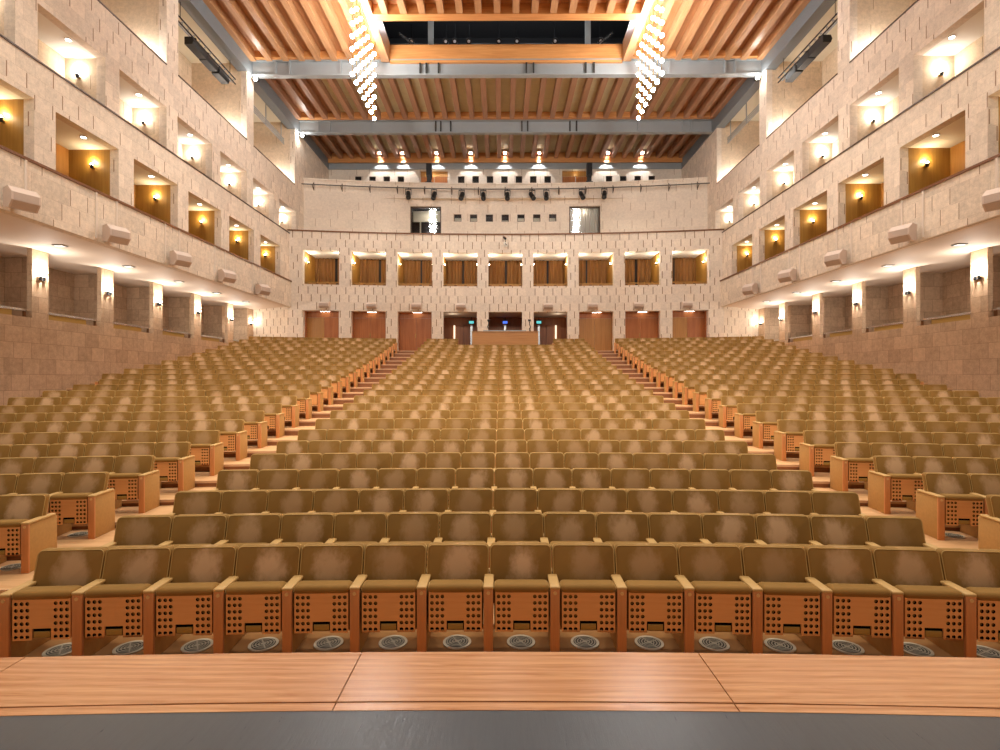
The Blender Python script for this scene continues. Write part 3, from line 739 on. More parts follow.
for k in range(-16,16):
    x = (k+.5)*JP
    segs = [(4.0,YA0-.2,'joist')]
    if abs(x)+.14 < WX-.02: segs.append((YA0+.2,WY0-.4,'joist'))
    elif abs(x)-.14 > WX+.40: segs.append((YA0+.2,YA1-.2,'joist'))
    segs += [(YA1+.2,YA2-.5,'joist_shaded'),(YA2+.2,YA3-.08,'joist_shaded')]
    for a, b, m in segs:
        cbox('ceiling_joist', x-.138, x+.138, a, b, H_CEIL, HP-.005, M[m])
for a, b, q in ((YA2-.5,YA2-.2,.10),(YA3-.26,YA3-.12,-.26)):
    cbox('ceiling_header', -12.45, 12.45, a, b, H_CEIL+q, HP-.01, M['plankx'])
cbox('ceiling_header', -12.5, -WX-.05, YA1-.35, YA1-.15, H_CEIL+.1, HP-.01, M['plankx'])
cbox('ceiling_header', WX+.05, 12.5, YA1-.35, YA1-.15, H_CEIL+.1, HP-.01, M['plankx'])
# the lighting well: flush boards, fascia, side boards, dark attic
cbox('trim_1', -WX, WX, WY0-.42, WY0, H_CEIL-.02, HP+.4, M['plankx'])
cbox('trim_2', -WX-.40, -WX+.0, YA0+.2, YA1-.15, H_CEIL-.03, HP+.5, M['joist'])
cbox('trim_3', WX+.0, WX+.40, YA0+.2, YA1-.15, H_CEIL-.03, HP+.5, M['joist'])
cbox('trim_4', -WX, WX, WY1, WY1+.12, H_CEIL-.05, H_CEIL+.82, M['plankx'])
mb = MB()
A0, A1, A2 = H_CEIL+.85, H_CEIL+5.0, WY1+6.0
for q in (((-9,WY0-.2),(-9,A2)),((-9,A2),(9,A2)),((9,A2),(9,WY0-.2)),((9,WY0-.2),(-9,WY0-.2))):
    (a, b), (c, d) = q; mb.quad((a,b,z(A0)),(c,d,z(A0)),(c,d,z(A1)),(a,b,z(A1)))
mb.quad((-9,WY0-.2,z(A1)),(9,WY0-.2,z(A1)),(9,A2,z(A1)),(-9,A2,z(A1)))
for x0,x1,y0,y1 in ((-9,-WX,WY0-.2,A2),(WX,9,WY0-.2,A2),(-WX,WX,WY1+.12,A2)):
    mb.quad((x0,y0,z(A0)),(x1,y0,z(A0)),(x1,y1,z(A0)),(x0,y1,z(A0)))
struct(mb.build('wall_attic', M['attic']))
for x in (-3.72,4.05):
    o = cbox('attic_post', x-.13, x+.13, WY1+.3, WY1+.5, A0-.1, A1, M['steel'])
for h in (1.35,1.85,2.3):
    mb = MB(); mb.tube((-8,WY1+1.6+h*.3,z(H_CEIL+h)),(8,WY1+1.6+h*.3,z(H_CEIL+h)),.025,6)
    p = mb.build('attic_pipe', M['steel_d']); tag(p, 'thin dark pipe in the ceiling lighting well, %s' % {1.35:'lowest of three',1.85:'middle of three',2.3:'topmost of three'}[h], 'pipe', 'pipes in the lighting well')
for i, x in enumerate((-4.72,-3.0,-2.55,-1.85,-.35,.55,2.45,4.72)):
    o = empty('well_spotlight', (x, WY1+.55, z(H_CEIL+1.32)))
    mb = MB(); mb.tube((0,.35,.12),(0,0,0),.12,12,0,.15); mb.build('body', M['black'], o)
    mb = MB(); mb.tube((0,-.005,-.002),(0,-.03,-.012),.155,14,0,.155,False); mb.tube((0,0,0),(0,-.01,-.004),.07,10); mb.build('lens_ring', M['lens'], o)
    mb = MB(); mb.tube((0,.2,.2),(0,.2,1.0),.02,6); mb.build('hanger', M['blackmetal'], o)
    tag(o, 'dark spotlight with a pale lens ring in the ceiling well, %s from the left' % ORD[i+1], 'spotlight', 'spotlights in the ceiling well')
for x, s in ((-5.2,1),(5.2,-1)):
    mb = MB(); mb.tube((x-s*.1,WY1+.5,z(H_CEIL+1.7)),(x+s*.75,WY1+.4,z(H_CEIL+.95)),.06,6)
    p = mb.build('attic_strut', M['chrome']); tag(p, 'slanting bright strut at the %s end of the ceiling well' % ('left' if s > 0 else 'right'), 'strut')
for x in (-4.9,-1.5,1.5,4.9):
    point((x, WY1+1.2, z(H_CEIL+2.6)), 110, .1, (.85,.92,1))  # cool fill added so the attic fittings show, no lamp modelled
# steel beams: I-section with stiffener slots
for i, y in enumerate((YA0,YA1,YA2,YA3)):
    mb = MB()
    h0, h1 = H_BEAM, H_CEIL+.12
    if i == 3: mb.box(-12.45,12.45,y-.06,y+.05,z(h0),z(h1))
    else:
        mb.box(-12.45,12.45,y-.16,y+.16,z(h0),z(h0+.06)); mb.box(-12.45,12.45,y-.16,y+.16,z(h1-.06),z(h1)); mb.box(-12.45,12.45,y-.02,y+.02,z(h0+.05),z(h1-.05))
    o = struct(mb.build('steel_beam', M['steel']))
    if i in (1,2):
        for x in (-11.3,-10.6,-8.1,-4.2,-3.9,-3.3,1.0,1.35,3.9,4.3,8.0,10.7,11.2):
            mb = MB(); mb.box(x-.035,x+.035,y-.14,y-.02,z(h0+.06),z(h1-.06)); mb.build('stiffener', M['steel_d' if abs(x) < 5 else 'steel'], o)
for sg, nm in SIDES:
    mb = MB(); mb.box(min(sg*12.45,sg*12.95), max(sg*12.45,sg*12.95), 3.0, 37.9, z(H_BEAM), z(H_CEIL+.2)); struct(mb.build('steel_edge_beam', M['steel_edge']))
# floods at the beam ends
for i, (x, y) in enumerate(((-12.25,YA1-.1),(-12.25,YA2-.1),(12.25,YA1-.1))):
    o = empty('flood_lamp', (x, y, z(H_BEAM-.06)))
    mb = MB(); mb.tube((0,0,.075),(0,0,-.08),.03,6); mb.box(-.12,.12,-.02,.12,-.2,-.04); mb.build('housing', M['blackmetal'], o)
    mb = MB(); mb.ball((0,-.06,-.12),.09); mb.build('lens', M['star'], o, True)
    tag(o, ('dazzling flood lamp under the nearer steel beam at the left wall','dazzling flood lamp under the farther steel beam at the left wall','dazzling flood lamp under the nearer steel beam at the right wall')[i], 'flood light')
    point((x*.985, y-.25, z(H_BEAM-.2)), 40, .06, (1,.97,.92))
# wall washers at the gallery
for i, px in enumerate((375.7,407.4,441,473,506,539,606,638)):
    x = JP*round((px-505)*36.95/530/JP)
    o = empty('wall_washer', (x, 36.95, z(H_CEIL-.02)))
    mb = MB(); mb.box(-.17,-.13,-.2,.2,-.02,.34); mb.box(.13,.17,-.2,.2,-.02,.34); mb.box(-.17,.17,-.2,.2,.30,.34); mb.box(-.17,.17,-.2,-.16,-.02,.12); mb.build('housing', M['joist_shaded'], o)
    mb = MB(); mb.ball((0,-.02,.20),.085); mb.build('lens', M['star'], o, True)
    tag(o, 'bright wall washer at the ceiling end over the gallery, %s from the left' % ORD[i+1], 'ceiling light', 'wall washers over the gallery')
    spot((x, 36.97, z(H_CEIL-.08)), (x, 36.97+.5, z(H_CEIL-.08-.87)), LUM['wash'], 80, .12, .04, (.97,.98,1))

# hanging curtains of bulbs
def chandelier(sg):
    o = empty('bulb_chandelier', (sg*6.08, 22.6, z(H_CEIL)))
    mb = MB(); mb.box(-.05,.05,-1.95,1.95,-.09,-.04); mb.build('mounting_rail', M['brass'], o)
    for i in range(7):
        y = -1.77+.592*i
        mb = MB(); mb.tube((0,y,-.05),(0,y,-3.5),.012,5); st = mb.build('cable', M['brass'], o)
        for j in range(7):
            b = instance('bulb', BULB, st, (0,y,-.52-.497*j))
    tag(o, 'hanging curtain of bright bulbs left of the ceiling well' if sg < 0 else 'hanging curtain of bright bulbs right of the ceiling well', 'chandelier', 'bulb chandeliers')
mb = MB(); mb.ball((0,0,0),.085,10,8); BULB = mb.mesh('bulb', [M['bulb']], True)
chandelier(-1); chandelier(1)

# trusses, line arrays in the top gallery openings
for sg, nm in SIDES:
    a, b = 20.15, 25.3
    o = empty('lighting_truss', (sg*12.85, 22.7, z(14.0)))
    for dx, dz in ((0,0),(0,.22),(sg*.2,.11)):
        mb = MB(); mb.tube((dx,-2.4,dz),(dx,2.4,dz),.03,8); mb.build('pipe', M['steel' if dx else 'blackmetal'], o)
    for k in range(12):
        mb = MB(); y = -2.3+.4*k; mb.tube((0,y,0),(0,y+.2,.22),.014,5); mb.tube((0,y+.2,.22),(sg*.2,y+.4,.11),.014,5); mb.build('lattice_bar', M['steel'], o)
    for y in (-1.9,1.9):
        mb = MB(); mb.tube((0,y,.2),(0,y,.95),.012,5); mb.build('hanger', M['blackmetal'], o)
    tag(o, 'short lighting truss holding black speakers in the top gallery, %s wall' % nm, 'truss')
    for k in range(3):
        s = empty('line_array_speaker', (sg*12.8, 21.75+.95*k, z(13.62-.02*k)))
        mb = MB(); L = (.50,.42,.42)[k]
        prof = [(-.16,-.15),(.16,-.15),(.22,.0),(.16,.15),(-.16,.15)]
        for q in range(5):
            p, r = prof[q], prof[(q+1) % 5]; mb.quad((p[0],-L,p[1]),(p[0],L,p[1]),(r[0],L,r[1]),(r[0],-L,r[1]))
        mb.poly([(p[0],-L,p[1]) for p in prof]); mb.poly([(p[0],L,p[1]) for p in reversed(prof)])
        mb.build('cabinet', M['black'], s)
        mb = MB(); mb.box(-.02,.02,-.04,.04,.15,.40); mb.box(-.02,.02,-L*.6,L*.6,.15,.18); mb.build('bracket', M['blackmetal'], s)
        tag(s, 'black box speaker hung under the truss, %s from the stage, %s wall' % (ORD[k+1], nm), 'speaker', 'black speakers in the top gallery')
    o = empty('lighting_truss', (sg*13.1, 28.9, z(13.9)))
    for dz in (0,.1,.2,.3):
        mb = MB(); mb.tube((0,-2.4,dz),(0,2.4,dz),.025,8); mb.build('pipe', M['steel'], o)
    for y in (-2.0,0,2.0):
        mb = MB(); mb.box(-.02,.02,y-.02,y+.02,-.02,1.3); mb.build('hanger', M['steel'], o)
    tag(o, 'rack of four grey pipes in the farthest top gallery opening, %s wall' % nm, 'truss')
    o = empty('stage_spotlight', (sg*12.95, 17.4, z(13.85)))
    mb = MB(); mb.tube((0,0,1.4),(0,0,.15),.02,6); mb.build('hanger', M['blackmetal'], o)
    mb = MB(); mb.tube((0,.25,.12),(0,-.2,-.05),.13,10,0,.17); mb.build('body', M['black'], o)
    mb = MB(); mb.tube((0,-.2,-.05),(0,-.21,-.054),.14,10); mb.build('lens', M['lens'], o)
    tag(o, 'black spotlight hanging in the nearest top gallery opening, %s wall' % nm, 'spotlight')

# ------------------------------------------------------------------ raked floor
R = 50.0
D = [1.54,1.515,1.46,1.36,1.263,1.164,1.047,.905,.772,.639,.475,.323,.163,.005,-.18,-.365,-.54,-.73,-.93,-1.125,-1.34,-1.565,-1.785,-2.01,-2.245]
YK = [4.96+1.03*k for k in range(25)]; YK[0] = 5.0
FL = [E-(d+.865) for d in D]
FL[0] = -.025
def bow(x): return R-math.sqrt(R*R-x*x)
xs = [-15.3+30.6*i/48 for i in range(49)]
mb = MB()
edges = [2.3]+[y+.16 for y in YK[:-1]]+[YK[-1]+.16]
for k in range(26):
    y0 = edges[k]; y1 = edges[k+1] if k < 25 else None
    f = FL[k] if k < 25 else E+FZ
    for i in range(48):
        a, b = xs[i], xs[i+1]
        ya0, yb0 = y0-(bow(a) if k else bow(a)*.6), y0-(bow(b) if k else bow(b)*.6)
        ya1, yb1 = (y1-bow(a), y1-bow(b)) if y1 else (yb(a)+.8, yb(b)+.8)
        m = 2 if k == 0 else 0
        mb.quad((a,ya0,f),(b,yb0,f),(b,yb1,f),(a,ya1,f),m)
        if k: 
            p = FL[k-1]
            if f-p > .004:
                g = max(p, f-.045)
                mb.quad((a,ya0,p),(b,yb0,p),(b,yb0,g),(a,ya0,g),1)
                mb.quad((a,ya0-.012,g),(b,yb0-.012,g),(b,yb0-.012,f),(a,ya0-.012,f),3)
                mb.quad((a,ya0-.012,f),(b,yb0-.012,f),(b,yb0,f),(a,ya0,f),3); mb.quad((a,ya0-.012,g),(b,yb0-.012,g),(b,yb0,g),(a,ya0,g),3)
struct(mb.build('floor', [M['tread'], M['riser'], M['frontfloor'], M['nosing']]))
# stage
def arc(x, y0, Rr=52.0): return y0-(Rr-math.sqrt(Rr*Rr-x*x))
zs = 1.0
sx = [-8+16*i/40 for i in range(41)]
def strip_mesh(name, xsx, y0, y1, z0, z1, mats):
    mb = MB()
    for i in range(len(xsx)-1):
        a, b = xsx[i], xsx[i+1]
        A0_, B0_, A1_, B1_ = arc(a,y0), arc(b,y0), arc(a,y1), arc(b,y1)
        mb.quad((a,A0_,z1),(b,B0_,z1),(b,B1_,z1),(a,A1_,z1))
        mb.quad((a,A1_,z1),(b,B1_,z1),(b,B1_,z0),(a,A1_,z0)); mb.quad((a,A0_,z0),(b,B0_,z0),(b,B0_,z1),(a,A0_,z1))
    a, b = xsx[0], xsx[-1]
    for q in (a, b): mb.quad((q,arc(q,y0),z0),(q,arc(q,y1),z0),(q,arc(q,y1),z1),(q,arc(q,y0),z1))
    return struct(mb.build(name, mats))
def xr(a, b, n=8): return [a+(b-a)*i/n for i in range(n+1)]
seams = [-8,-4.3,-2.57,-.89,.83,2.55,4.3,8]
for i in range(7):
    o = strip_mesh('floor_stage_board', xr(seams[i]+.003, seams[i+1]-.003), 2.305, 2.72, zs-.06, zs, M['stagewood'])
    o.location.x = 0
    strip_mesh('floor_stage_edging', xr(seams[i]+.003, seams[i+1]-.003), 2.245, 2.298, zs-.06, zs-.002, M['stagewood'])
strip_mesh('wall_stage_front', sx, 2.25, 2.66, -.02, zs-.061, M['seatwood'])
mb = MB()
for i in range(40):
    a, b = sx[i], sx[i+1]
    mb.quad((a,-6,zs-.004),(b,-6,zs-.004),(b,arc(b,2.246),zs-.004),(a,arc(a,2.246),zs-.004))
struct(mb.build('floor_stage', M['stageblack']))

# ------------------------------------------------------------------ seats
SPITCH = .588
def back_mesh(mat, simple=False):
    me = bpy.data.meshes.new('backrest'); bm = bmesh.new()
    bmesh.ops.create_cube(bm, size=1)
    W, T, z0, z1 = .578, .09, .36, .865
    for v in bm.verts: v.co = Vector((v.co.x*W, v.co.y*T, (z0+z1)/2+v.co.z*(z1-z0)))
    if not simple:
        tv = [e for e in bm.edges if abs(e.verts[0].co.z-e.verts[1].co.z) < 1e-6 and abs(e.verts[0].co.x-e.verts[1].co.x) < 1e-6 and e.verts[0].co.z > .8]
        bmesh.ops.bevel(bm, geom=tv, offset=.045, segments=4, profile=.5, affect='EDGES')
        bmesh.ops.bevel(bm, geom=[e for e in bm.edges if e.calc_face_angle(0) > .5 ], offset=.022, segments=3, profile=.5, affect='EDGES', clamp_overlap=True)
    else:
        bmesh.ops.bevel(bm, geom=bm.edges[:], offset=.025, segments=1, profile=.5, affect='EDGES', clamp_overlap=True)
    uvl = bm.loops.layers.uv.new('wear')
    for f in bm.faces:
        f.smooth = not simple or True
        for l in f.loops:
            c = l.vert.co; l[uvl].uv = (c.x/(W/2), (c.z-.40)/(z1-.40))
    if not simple:
        pts = []; hw = W/2-.006; top = z1-.007; rc = .042
        for q in (.40,.50,.60,.70,top-rc): pts.append((-hw,q))
        for i in range(1,6): a_ = PI-PI/2*i/5; pts.append((-hw+rc+rc*math.cos(a_), top-rc+rc*math.sin(a_)))
        for i in range(1,8): pts.append((-hw+rc+(2*hw-2*rc)*i/8, top))
        pts += [(-x_, z_) for x_, z_ in reversed(pts[:10])]
        pr = []
        for i, (x_, z_) in enumerate(pts):
            a_ = pts[max(i-1,0)]; b_ = pts[min(i+1,len(pts)-1)]; d_ = Vector((b_[0]-a_[0],0,b_[1]-a_[1])).normalized(); nn = Vector((d_.z,0,-d_.x))
            pr.append([bm.verts.new(Vector((x_,-T/2+.004,z_))+nn*(.0048*math.cos(k_*PI/3))+Vector((0,1,0))*(.0048*math.sin(k_*PI/3))) for k_ in range(6)])
        for a_, b_ in zip(pr[:-1], pr[1:]):
            for k_ in range(6):
                f = bm.faces.new((a_[k_],a_[(k_+1)%6],b_[(k_+1)%6],b_[k_])); f.material_index = 1; f.smooth = True
    for v in bm.verts:
        t = (v.co.z-.40)/(z1-.40)
        bulge = 0
        v.co.y += -.125+.125*t+.045+bulge
    bm.to_mesh(me); bm.free(); me.materials.append(mat); me.materials.append(M['piping']); return me
def cushion_mesh(mat):
    mb = MB(); mb.box(-.243,.243,-.335,-.15,.21,.59); me = mb.mesh('seat_cushion', [mat]); clean(me, .03, 3)
    mb = MB(); mb.box(-.245,.245,-.368,-.20,.545,.622); m2 = mb.mesh('roll', [mat]); clean(m2, .042, 4)
    bm = bmesh.new(); bm.from_mesh(me); bm.from_mesh(m2)
    uvl = bm.loops.layers.uv.new('wear')
    for f in bm.faces:
        for l in f.loops: l[uvl].uv = (5,5)
    bm.to_mesh(me); bm.free(); return me
def board_mesh():
    mb = MB(); y, yi = -.352, -.337
    X0, X1, Z1, Z0 = -.2325, .2325, .557, .223
    hx = [.113,.158,.204]; hz = [Z1-q for q in (.038,.0945,.151,.2075,.264,.3205)]
    cw, ch, r = .0228, .02825, .0165
    zt, zb = hz[0]+ch, hz[-1]-ch
    q = lambda a, b, c, d, m=0: mb.quad((a,y,c),(b,y,c),(b,y,d),(a,y,d),m)
    q(X0,X1,zt,Z1); 
    xi, xo = hx[0]-cw, hx[-1]+cw
    for s in (-1,1):
        a, b = sorted((s*xo, s*X1)); q(a,b,zb,zt)
        for cx in hx:
            for cz in hz:
                c = s*cx
                outer = [(c+cw,cz),(c+cw,cz+ch),(c,cz+ch),(c-cw,cz+ch),(c-cw,cz),(c-cw,cz-ch),(c,cz-ch),(c+cw,cz-ch)]
                inner = [(c+r*math.cos(PI/4*i), cz+r*math.sin(PI/4*i)) for i in range(8)]
                for i in range(8):
                    j = (i+1) % 8
                    mb.quad((outer[i][0],y,outer[i][1]),(outer[j][0],y,outer[j][1]),(inner[j][0],y,inner[j][1]),(inner[i][0],y,inner[i][1]))
                    mb.quad((inner[i][0],y,inner[i][1]),(inner[j][0],y,inner[j][1]),(inner[j][0],yi+.003,inner[j][1]),(inner[i][0],yi+.003,inner[i][1]),1)
                mb.poly([(p[0],yi+.003,p[1]) for p in inner], 1)
    zn = Z1-.25
    q(-xi,xi,zn,zt); q(-xi,-.076,zb,zn); q(.076,xi,zb,zn)
    q(X0,-.076,Z0,zb); q(.076,X1,Z0,zb)
    mb.quad((-.076,y,Z0),(-.076,y,zn),(-.076,yi,zn),(-.076,yi,Z0)); mb.quad((.076,y,Z0),(.076,y,zn),(.076,yi,zn),(.076,yi,Z0)); mb.quad((-.076,y,zn),(.076,y,zn),(.076,yi,zn),(-.076,yi,zn))
    mb.quad((-.076,yi,Z0),(.076,yi,Z0),(.076,yi,zn),(-.076,yi,zn),1)
    for a in (X0,X1): mb.quad((a,y,Z0),(a,yi,Z0),(a,yi,Z1),(a,y,Z1))
    mb.quad((X0,y,Z0),(X1,y,Z0),(X1,yi,Z0),(X0,yi,Z0)); mb.quad((X0,y,Z1),(X1,y,Z1),(X1,yi,Z1),(X0,yi,Z1))
    return mb.mesh('seat_board', [M['seatwood'], M['hole']])
def boxmesh(name, mat, *b, bevel=0):
    mb = MB(); mb.box(*b); me = mb.mesh(name, [mat])
    if bevel: clean(me, bevel, 2, True)
    return me
ME = dict(backrest=back_mesh(M['velvet']), cushion=cushion_mesh(M['velvet']), board=board_mesh(),
    plate=boxmesh('number_plate', M['plate'], -.066,.066,-.35,-.338,.227,.28, bevel=.003),
    panel=boxmesh('armrest', M['fabric'], -.036,.036,-.335,.13,.0,.578, bevel=.006),
    post=boxmesh('front_post', M['postwood'], -.041,.041,-.365,-.335,.0,.586, bevel=.004),
    pad=boxmesh('arm_pad', M['pad'], -.045,.045,-.368,.10,.58,.61, bevel=.01))
mb = MB(); mb.tube((0,-.365,.553),(0,-.371,.553),.016,10); ME['bolt'] = mb.mesh('bolt', [M['plug']])

def seat(name, loc, rz, left_arm, right_arm, full):
    o = empty(name, loc, rz)
    instance('backrest', ME['backrest'], o); instance('seat_cushion', ME['cushion'], o)
    b = instance('seat_board', ME['board'], o)
    if full: instance('number_plate', ME['plate'], b)
    for on, s in ((left_arm,-1),(right_arm,1)):
        if not on: continue
        p = instance('armrest', ME['panel'], o, (s*SPITCH/2,0,0))
        instance('front_post', ME['post'], p); instance('arm_pad', ME['pad'], p)
        if full: instance('bolt', ME['bolt'], p)
    return o
# slots: (row, block, index, arc length s)
def place(k, s):
    th = s/R; x = R*math.sin(th); y = YK[k]-(R-R*math.cos(th))
    return (x, y, FL[k]), -th*-1
slots = []
CAMX = -.17
for k in range(25):
    cs = range(15)
    for i in cs:
        s = (i-7)*SPITCH
        if k >= 23 and abs(s) < 2.6: continue
        slots.append((k, 'c', i, s, i == 0, i == 14))
    if k >= 1:
        n = 12 if k < 14 else 13
        for sg in (-1,1):
            s0 = 5.93+.005*k
            for i in range(n):
                s = sg*(s0+SPITCH*(i+.5))
                slots.append((k, 'l' if sg < 0 else 'r', i, s, i == (n-1 if sg < 0 else 0), i == (0 if sg < 0 else n-1)))
rot = lambda s: s/R
vis = []
for sl in slots:
    k, bl, i, s = sl[:4]
    (x, y, zz), _ = place(k, s)
    px = 502.5+530*(x-CAMX)/y; hw = 530*.33/y
    if px+hw < -40 or px-hw > 1040: continue
    edge = px+hw < 4 or px-hw > 996
    aisle = (bl != 'c' and i == 0)
    vis.append((edge, y-(.9 if aisle else 0), sl))
vis.sort(key=lambda q: (q[0], q[1]))
near = [q[2] for q in vis[:300]]; far = [q[2] for q in vis[300:]]
BLK = {'c': 'centre block', 'l': 'left block', 'r': 'right block'}
for (k, bl, i, s, endl, endr) in near:
    p, _ = place(k, s)
    if bl == 'c': la, ra = True, endr
    elif bl == 'l': la, ra = True, (i == 0)
    else: la, ra = (i == 0), True
    o = seat('theatre_seat', p, -rot(s), la, ra, k <= 2 or (bl != 'c' and i < 2 and k < 9))
    if bl == 'c':
        pos = ORD[i+1]+' from left'
        lab = 'tip-up olive velvet seat, %s in the %s row of the centre block' % (pos, ORD[k+1] if k else 'front')
    else:
        pos = ('first' if i == 0 else ORD[i+1])+' from the aisle'
        lab = 'tip-up olive velvet seat, %s, %s visible row of the %s' % (pos, ORD[k-1] if k > 1 else 'front', BLK[bl])
    tag(o, lab, 'seat', 'tip-up seats in the hall')
# the rest of the seats as one mesh
def far_seats():
    proto = bpy.data.meshes.new('p'); bm = bmesh.new()
    bmain = back_mesh(M['velvet_far'], True); bm.from_mesh(bmain)
    pv = [tuple(v.co) for v in bm.verts]; pf = [tuple(v.index for v in f.verts) for f in bm.faces]; bm.free()
    part = MB(); part.v = pv; part.f = pf; part.m = [0]*len(pf); nb = len(pf)
    part.box(-.243,.243,-.368,-.17,.545,.62,0); part.box(-.243,.243,-.335,-.15,.21,.56,0)
    part.box(-.265,.265,-.012,.004,.853,.866,5)  # pale strip along the top paints the lit edge of far backrests
    part.box(-.2325,.2325,-.352,-.337,.223,.557,1)
    def arm(q):
        m = MB(); m.box(q-.036,q+.036,-.335,.13,0,.578,2); m.box(q-.041,q+.041,-.365,-.335,0,.586,3); m.box(q-.045,q+.045,-.368,.10,.578,.61,4); return m
    V, F, Mi, UV, RN = [], [], [], [], []
    rr = random.Random(3)
    for (k, bl, i, s, endl, endr) in far:
        p, _ = place(k, s); T = Matrix.Translation(p) @ Matrix.Rotation(-rot(s), 4, 'Z')
        mb = MB(); mb.v = list(part.v); mb.f = list(part.f); mb.m = list(part.m)
        if bl == 'c': la, ra = True, endr
        elif bl == 'l': la, ra = True, (i == 0)
        else: la, ra = (i == 0), True
        if la: mb.add(arm(-SPITCH/2))
        if ra: mb.add(arm(SPITCH/2))
        n = len(V); rv = rr.random()
        for q, f in enumerate(mb.f):
            for vi in f:
                c = mb.v[vi]
                UV += [c[0]/.286, (c[2]-.40)/.465] if q < nb else [5.0, 5.0]
        V += [tuple(T @ Vector(q)) for q in mb.v]; F += [tuple(n+j for j in f) for f in mb.f]; Mi += mb.m; RN += [rv]*len(mb.v)
    me = bpy.data.meshes.new('distant_seats'); me.from_pydata(V, [], F)
    for m in (M['velvet_far'], M['seatwood'], M['fabric'], M['postwood'], M['pad'], M['piping']): me.materials.append(m)
    me.polygons.foreach_set('material_index', Mi)
    uvl = me.uv_layers.new(name='wear'); uvl.data.foreach_set('uv', UV)
    a = me.attributes.new('rnd', 'FLOAT', 'POINT'); a.data.foreach_set('value', RN)
    me.update()
    o = bpy.data.objects.new('distant_seats', me); COL.objects.link(o)
    tag(o, 'remaining rows of olive velvet seats climbing to the back of the hall', 'seats', None, 'stuff')
far_seats()

# round floor vents below the seats
def vent():
    o = empty('floor_vent')
    mb = MB(); mb.ring((0,0),.105,.13,.010,28); mb.tube((0,0,0),(0,0,.009),.13,28); mb.build('rim', [M['vent_rim']], o)
    mb = MB()
    for r in (.036,.062,.086): mb.ring((0,0),r,r+.011,.014,24)
    mb.ring((0,0),.0,.024,.014,16)
    for a in range(4):
        t = a*PI/2+.5; c, s = math.cos(t), math.sin(t)
        mb.quad((c*.02-s*.006,s*.02+c*.006,.0145),(c*.105-s*.006,s*.105+c*.006,.0145),(c*.105+s*.006,s*.105-c*.006,.0145),(c*.02+s*.006,s*.02-c*.006,.0145))
    mb.ring((0,0),0,.105,.0115,24,1)
    mb.build('grille', [M['vent'], M['vent_d']], o)
    return o
V0 = vent(); firstv = True
for (k, bl, i, s, _, _) in near:
    if not ((bl == 'c' and k == 0) or (bl != 'c' and k in (2,3) and i < 2)): continue
    (x, y, f), _ = place(k, s); th = rot(s)
    o = V0 if firstv else dup(V0); firstv = False
    o.location = (x+math.sin(-th)*.02, y-.12, f); o.rotation_euler = (0,0,-th)
    if bl == 'c': lab = 'round grey floor vent under the %s seat from left, front row' % ORD[i+1]
    else: lab = 'round grey floor vent under the %s seat from the aisle, %s visible row, %s' % (ORD[i+1], ORD[k-1], BLK[bl])
    tag(o, lab, 'floor vent', 'round floor vents')

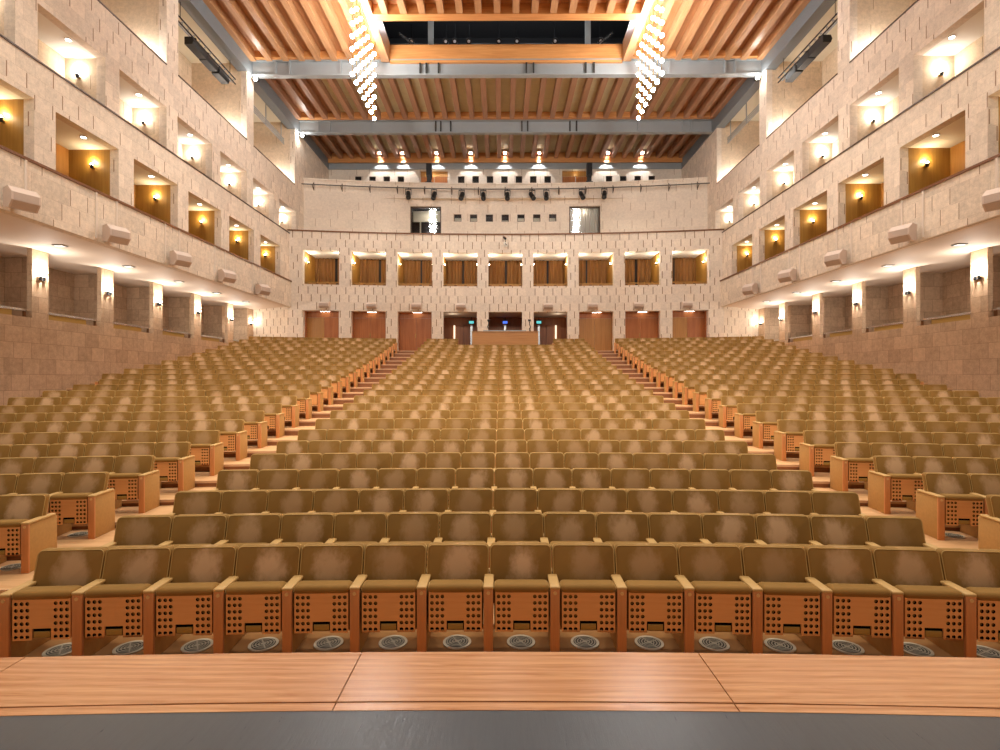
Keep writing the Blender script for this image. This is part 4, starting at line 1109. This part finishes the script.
# control desk at the back of the centre block and its lamps
yd = 28.05
o = empty('control_desk', (0, yd, FL[22]))
ht = E+(379-332)*yd/530-FL[22]
mb = MB(); mb.box(-1.78,1.72,0,.06,0,ht); mb.build('front_panel', M['deskwood'], o)
mb = MB(); mb.box(-1.8,1.74,-.03,1.3,ht,ht+.04); mb.build('top', M['oak'], o)
for q in (-1.78,1.66):
    mb = MB(); mb.box(q,q+.06,.06,1.2,0,ht); mb.build('side_panel', M['oak'], o)
mb = MB(); mb.box(-1.2,1.1,.3,.9,ht+.04,ht+.12); mb.build('mixing_console', M['steel'], o)
tag(o, 'long wooden control desk behind the last centre seats', 'desk')
for x, s in ((-.93,1),(1.30,-1)):
    e = empty('gooseneck_lamp', (x, yd+.4, FL[22]+ht+.04))
    mb = MB(); mb.tube((0,0,0),(0,0,.03),.07,10); mb.build('base', M['black'], e)
    pts = [Vector((.04*s*math.sin(t*2.2),0,.03+t*.12)) for t in range(6)]
    mb = MB()
    for a, b in zip(pts[:-1], pts[1:]): mb.tube(a, b, .028, 6)
    mb.build('stem', M['black'], e)
    mb = MB(); mb.tube(pts[-1],pts[-1]+Vector((s*.12,-.05,-.02)),.05,8,0,.06); mb.build('shade', M['black'], e)
    tag(e, 'black gooseneck lamp on the %s part of the control desk' % ('left' if s > 0 else 'right'), 'lamp')

# ------------------------------------------------------------------ added fill lights
for x in (-9,-3.2,3.2,9):
    for y in (7,13,18.5):
        spot((x, y, z(15.3)), (x*.85, y+1.2, 0), LUM['housefill'], 84, .6, .35, (1,.93,.82))  # unseen, without fittings, added for even warm fill from above
for x in (-6.5,0,6.5):
    spot((x, 29.2, z(15.2)), (x*.9, 26.5, 2), LUM['housefill']*.55, 110, .7, .3, (1,.93,.82))  # further unseen fill added over the rear rows
# unseen fill spots added above the stage to brighten the hall from the front
for x in (-7,0,7):
    spot((x, 1.0, 12.5), (x*.6, 22, 8.5), 2200*LUM['stagefill'], 105, .7, .6, (1,.93,.84))

W = bpy.data.worlds.new('world'); S.world = W; W.use_nodes = True
bg = W.node_tree.nodes['Background']; bg.inputs[0].default_value = (1,.92,.82,1); bg.inputs[1].default_value = .4

# ------------------------------------------------------------------ camera
cam = bpy.data.cameras.new('camera'); co = bpy.data.objects.new('camera', cam); COL.objects.link(co)
cam.sensor_fit = 'HORIZONTAL'; cam.sensor_width = 36; cam.lens = 36*.530; cam.shift_y = .004; cam.clip_start = .05; cam.clip_end = 200
co.location = (CAMX, 0, E); co.rotation_euler = (PI/2, 0, .0047)
S.camera = co
S.view_settings.view_transform = 'Standard'; S.view_settings.look = 'None'; S.view_settings.exposure = -0.05; S.view_settings.gamma = 1
S.view_settings.use_curve_mapping = False
try:
    S.cycles.use_denoising = True; S.cycles.denoiser = 'OPENIMAGEDENOISE'
    S.cycles.max_bounces = 6; S.cycles.diffuse_bounces = 4; S.cycles.glossy_bounces = 2; S.cycles.transparent_max_bounces = 6
    S.cycles.sample_clamp_indirect = 8; S.cycles.use_light_tree = True; S.cycles.caustics_reflective = False
except Exception: pass
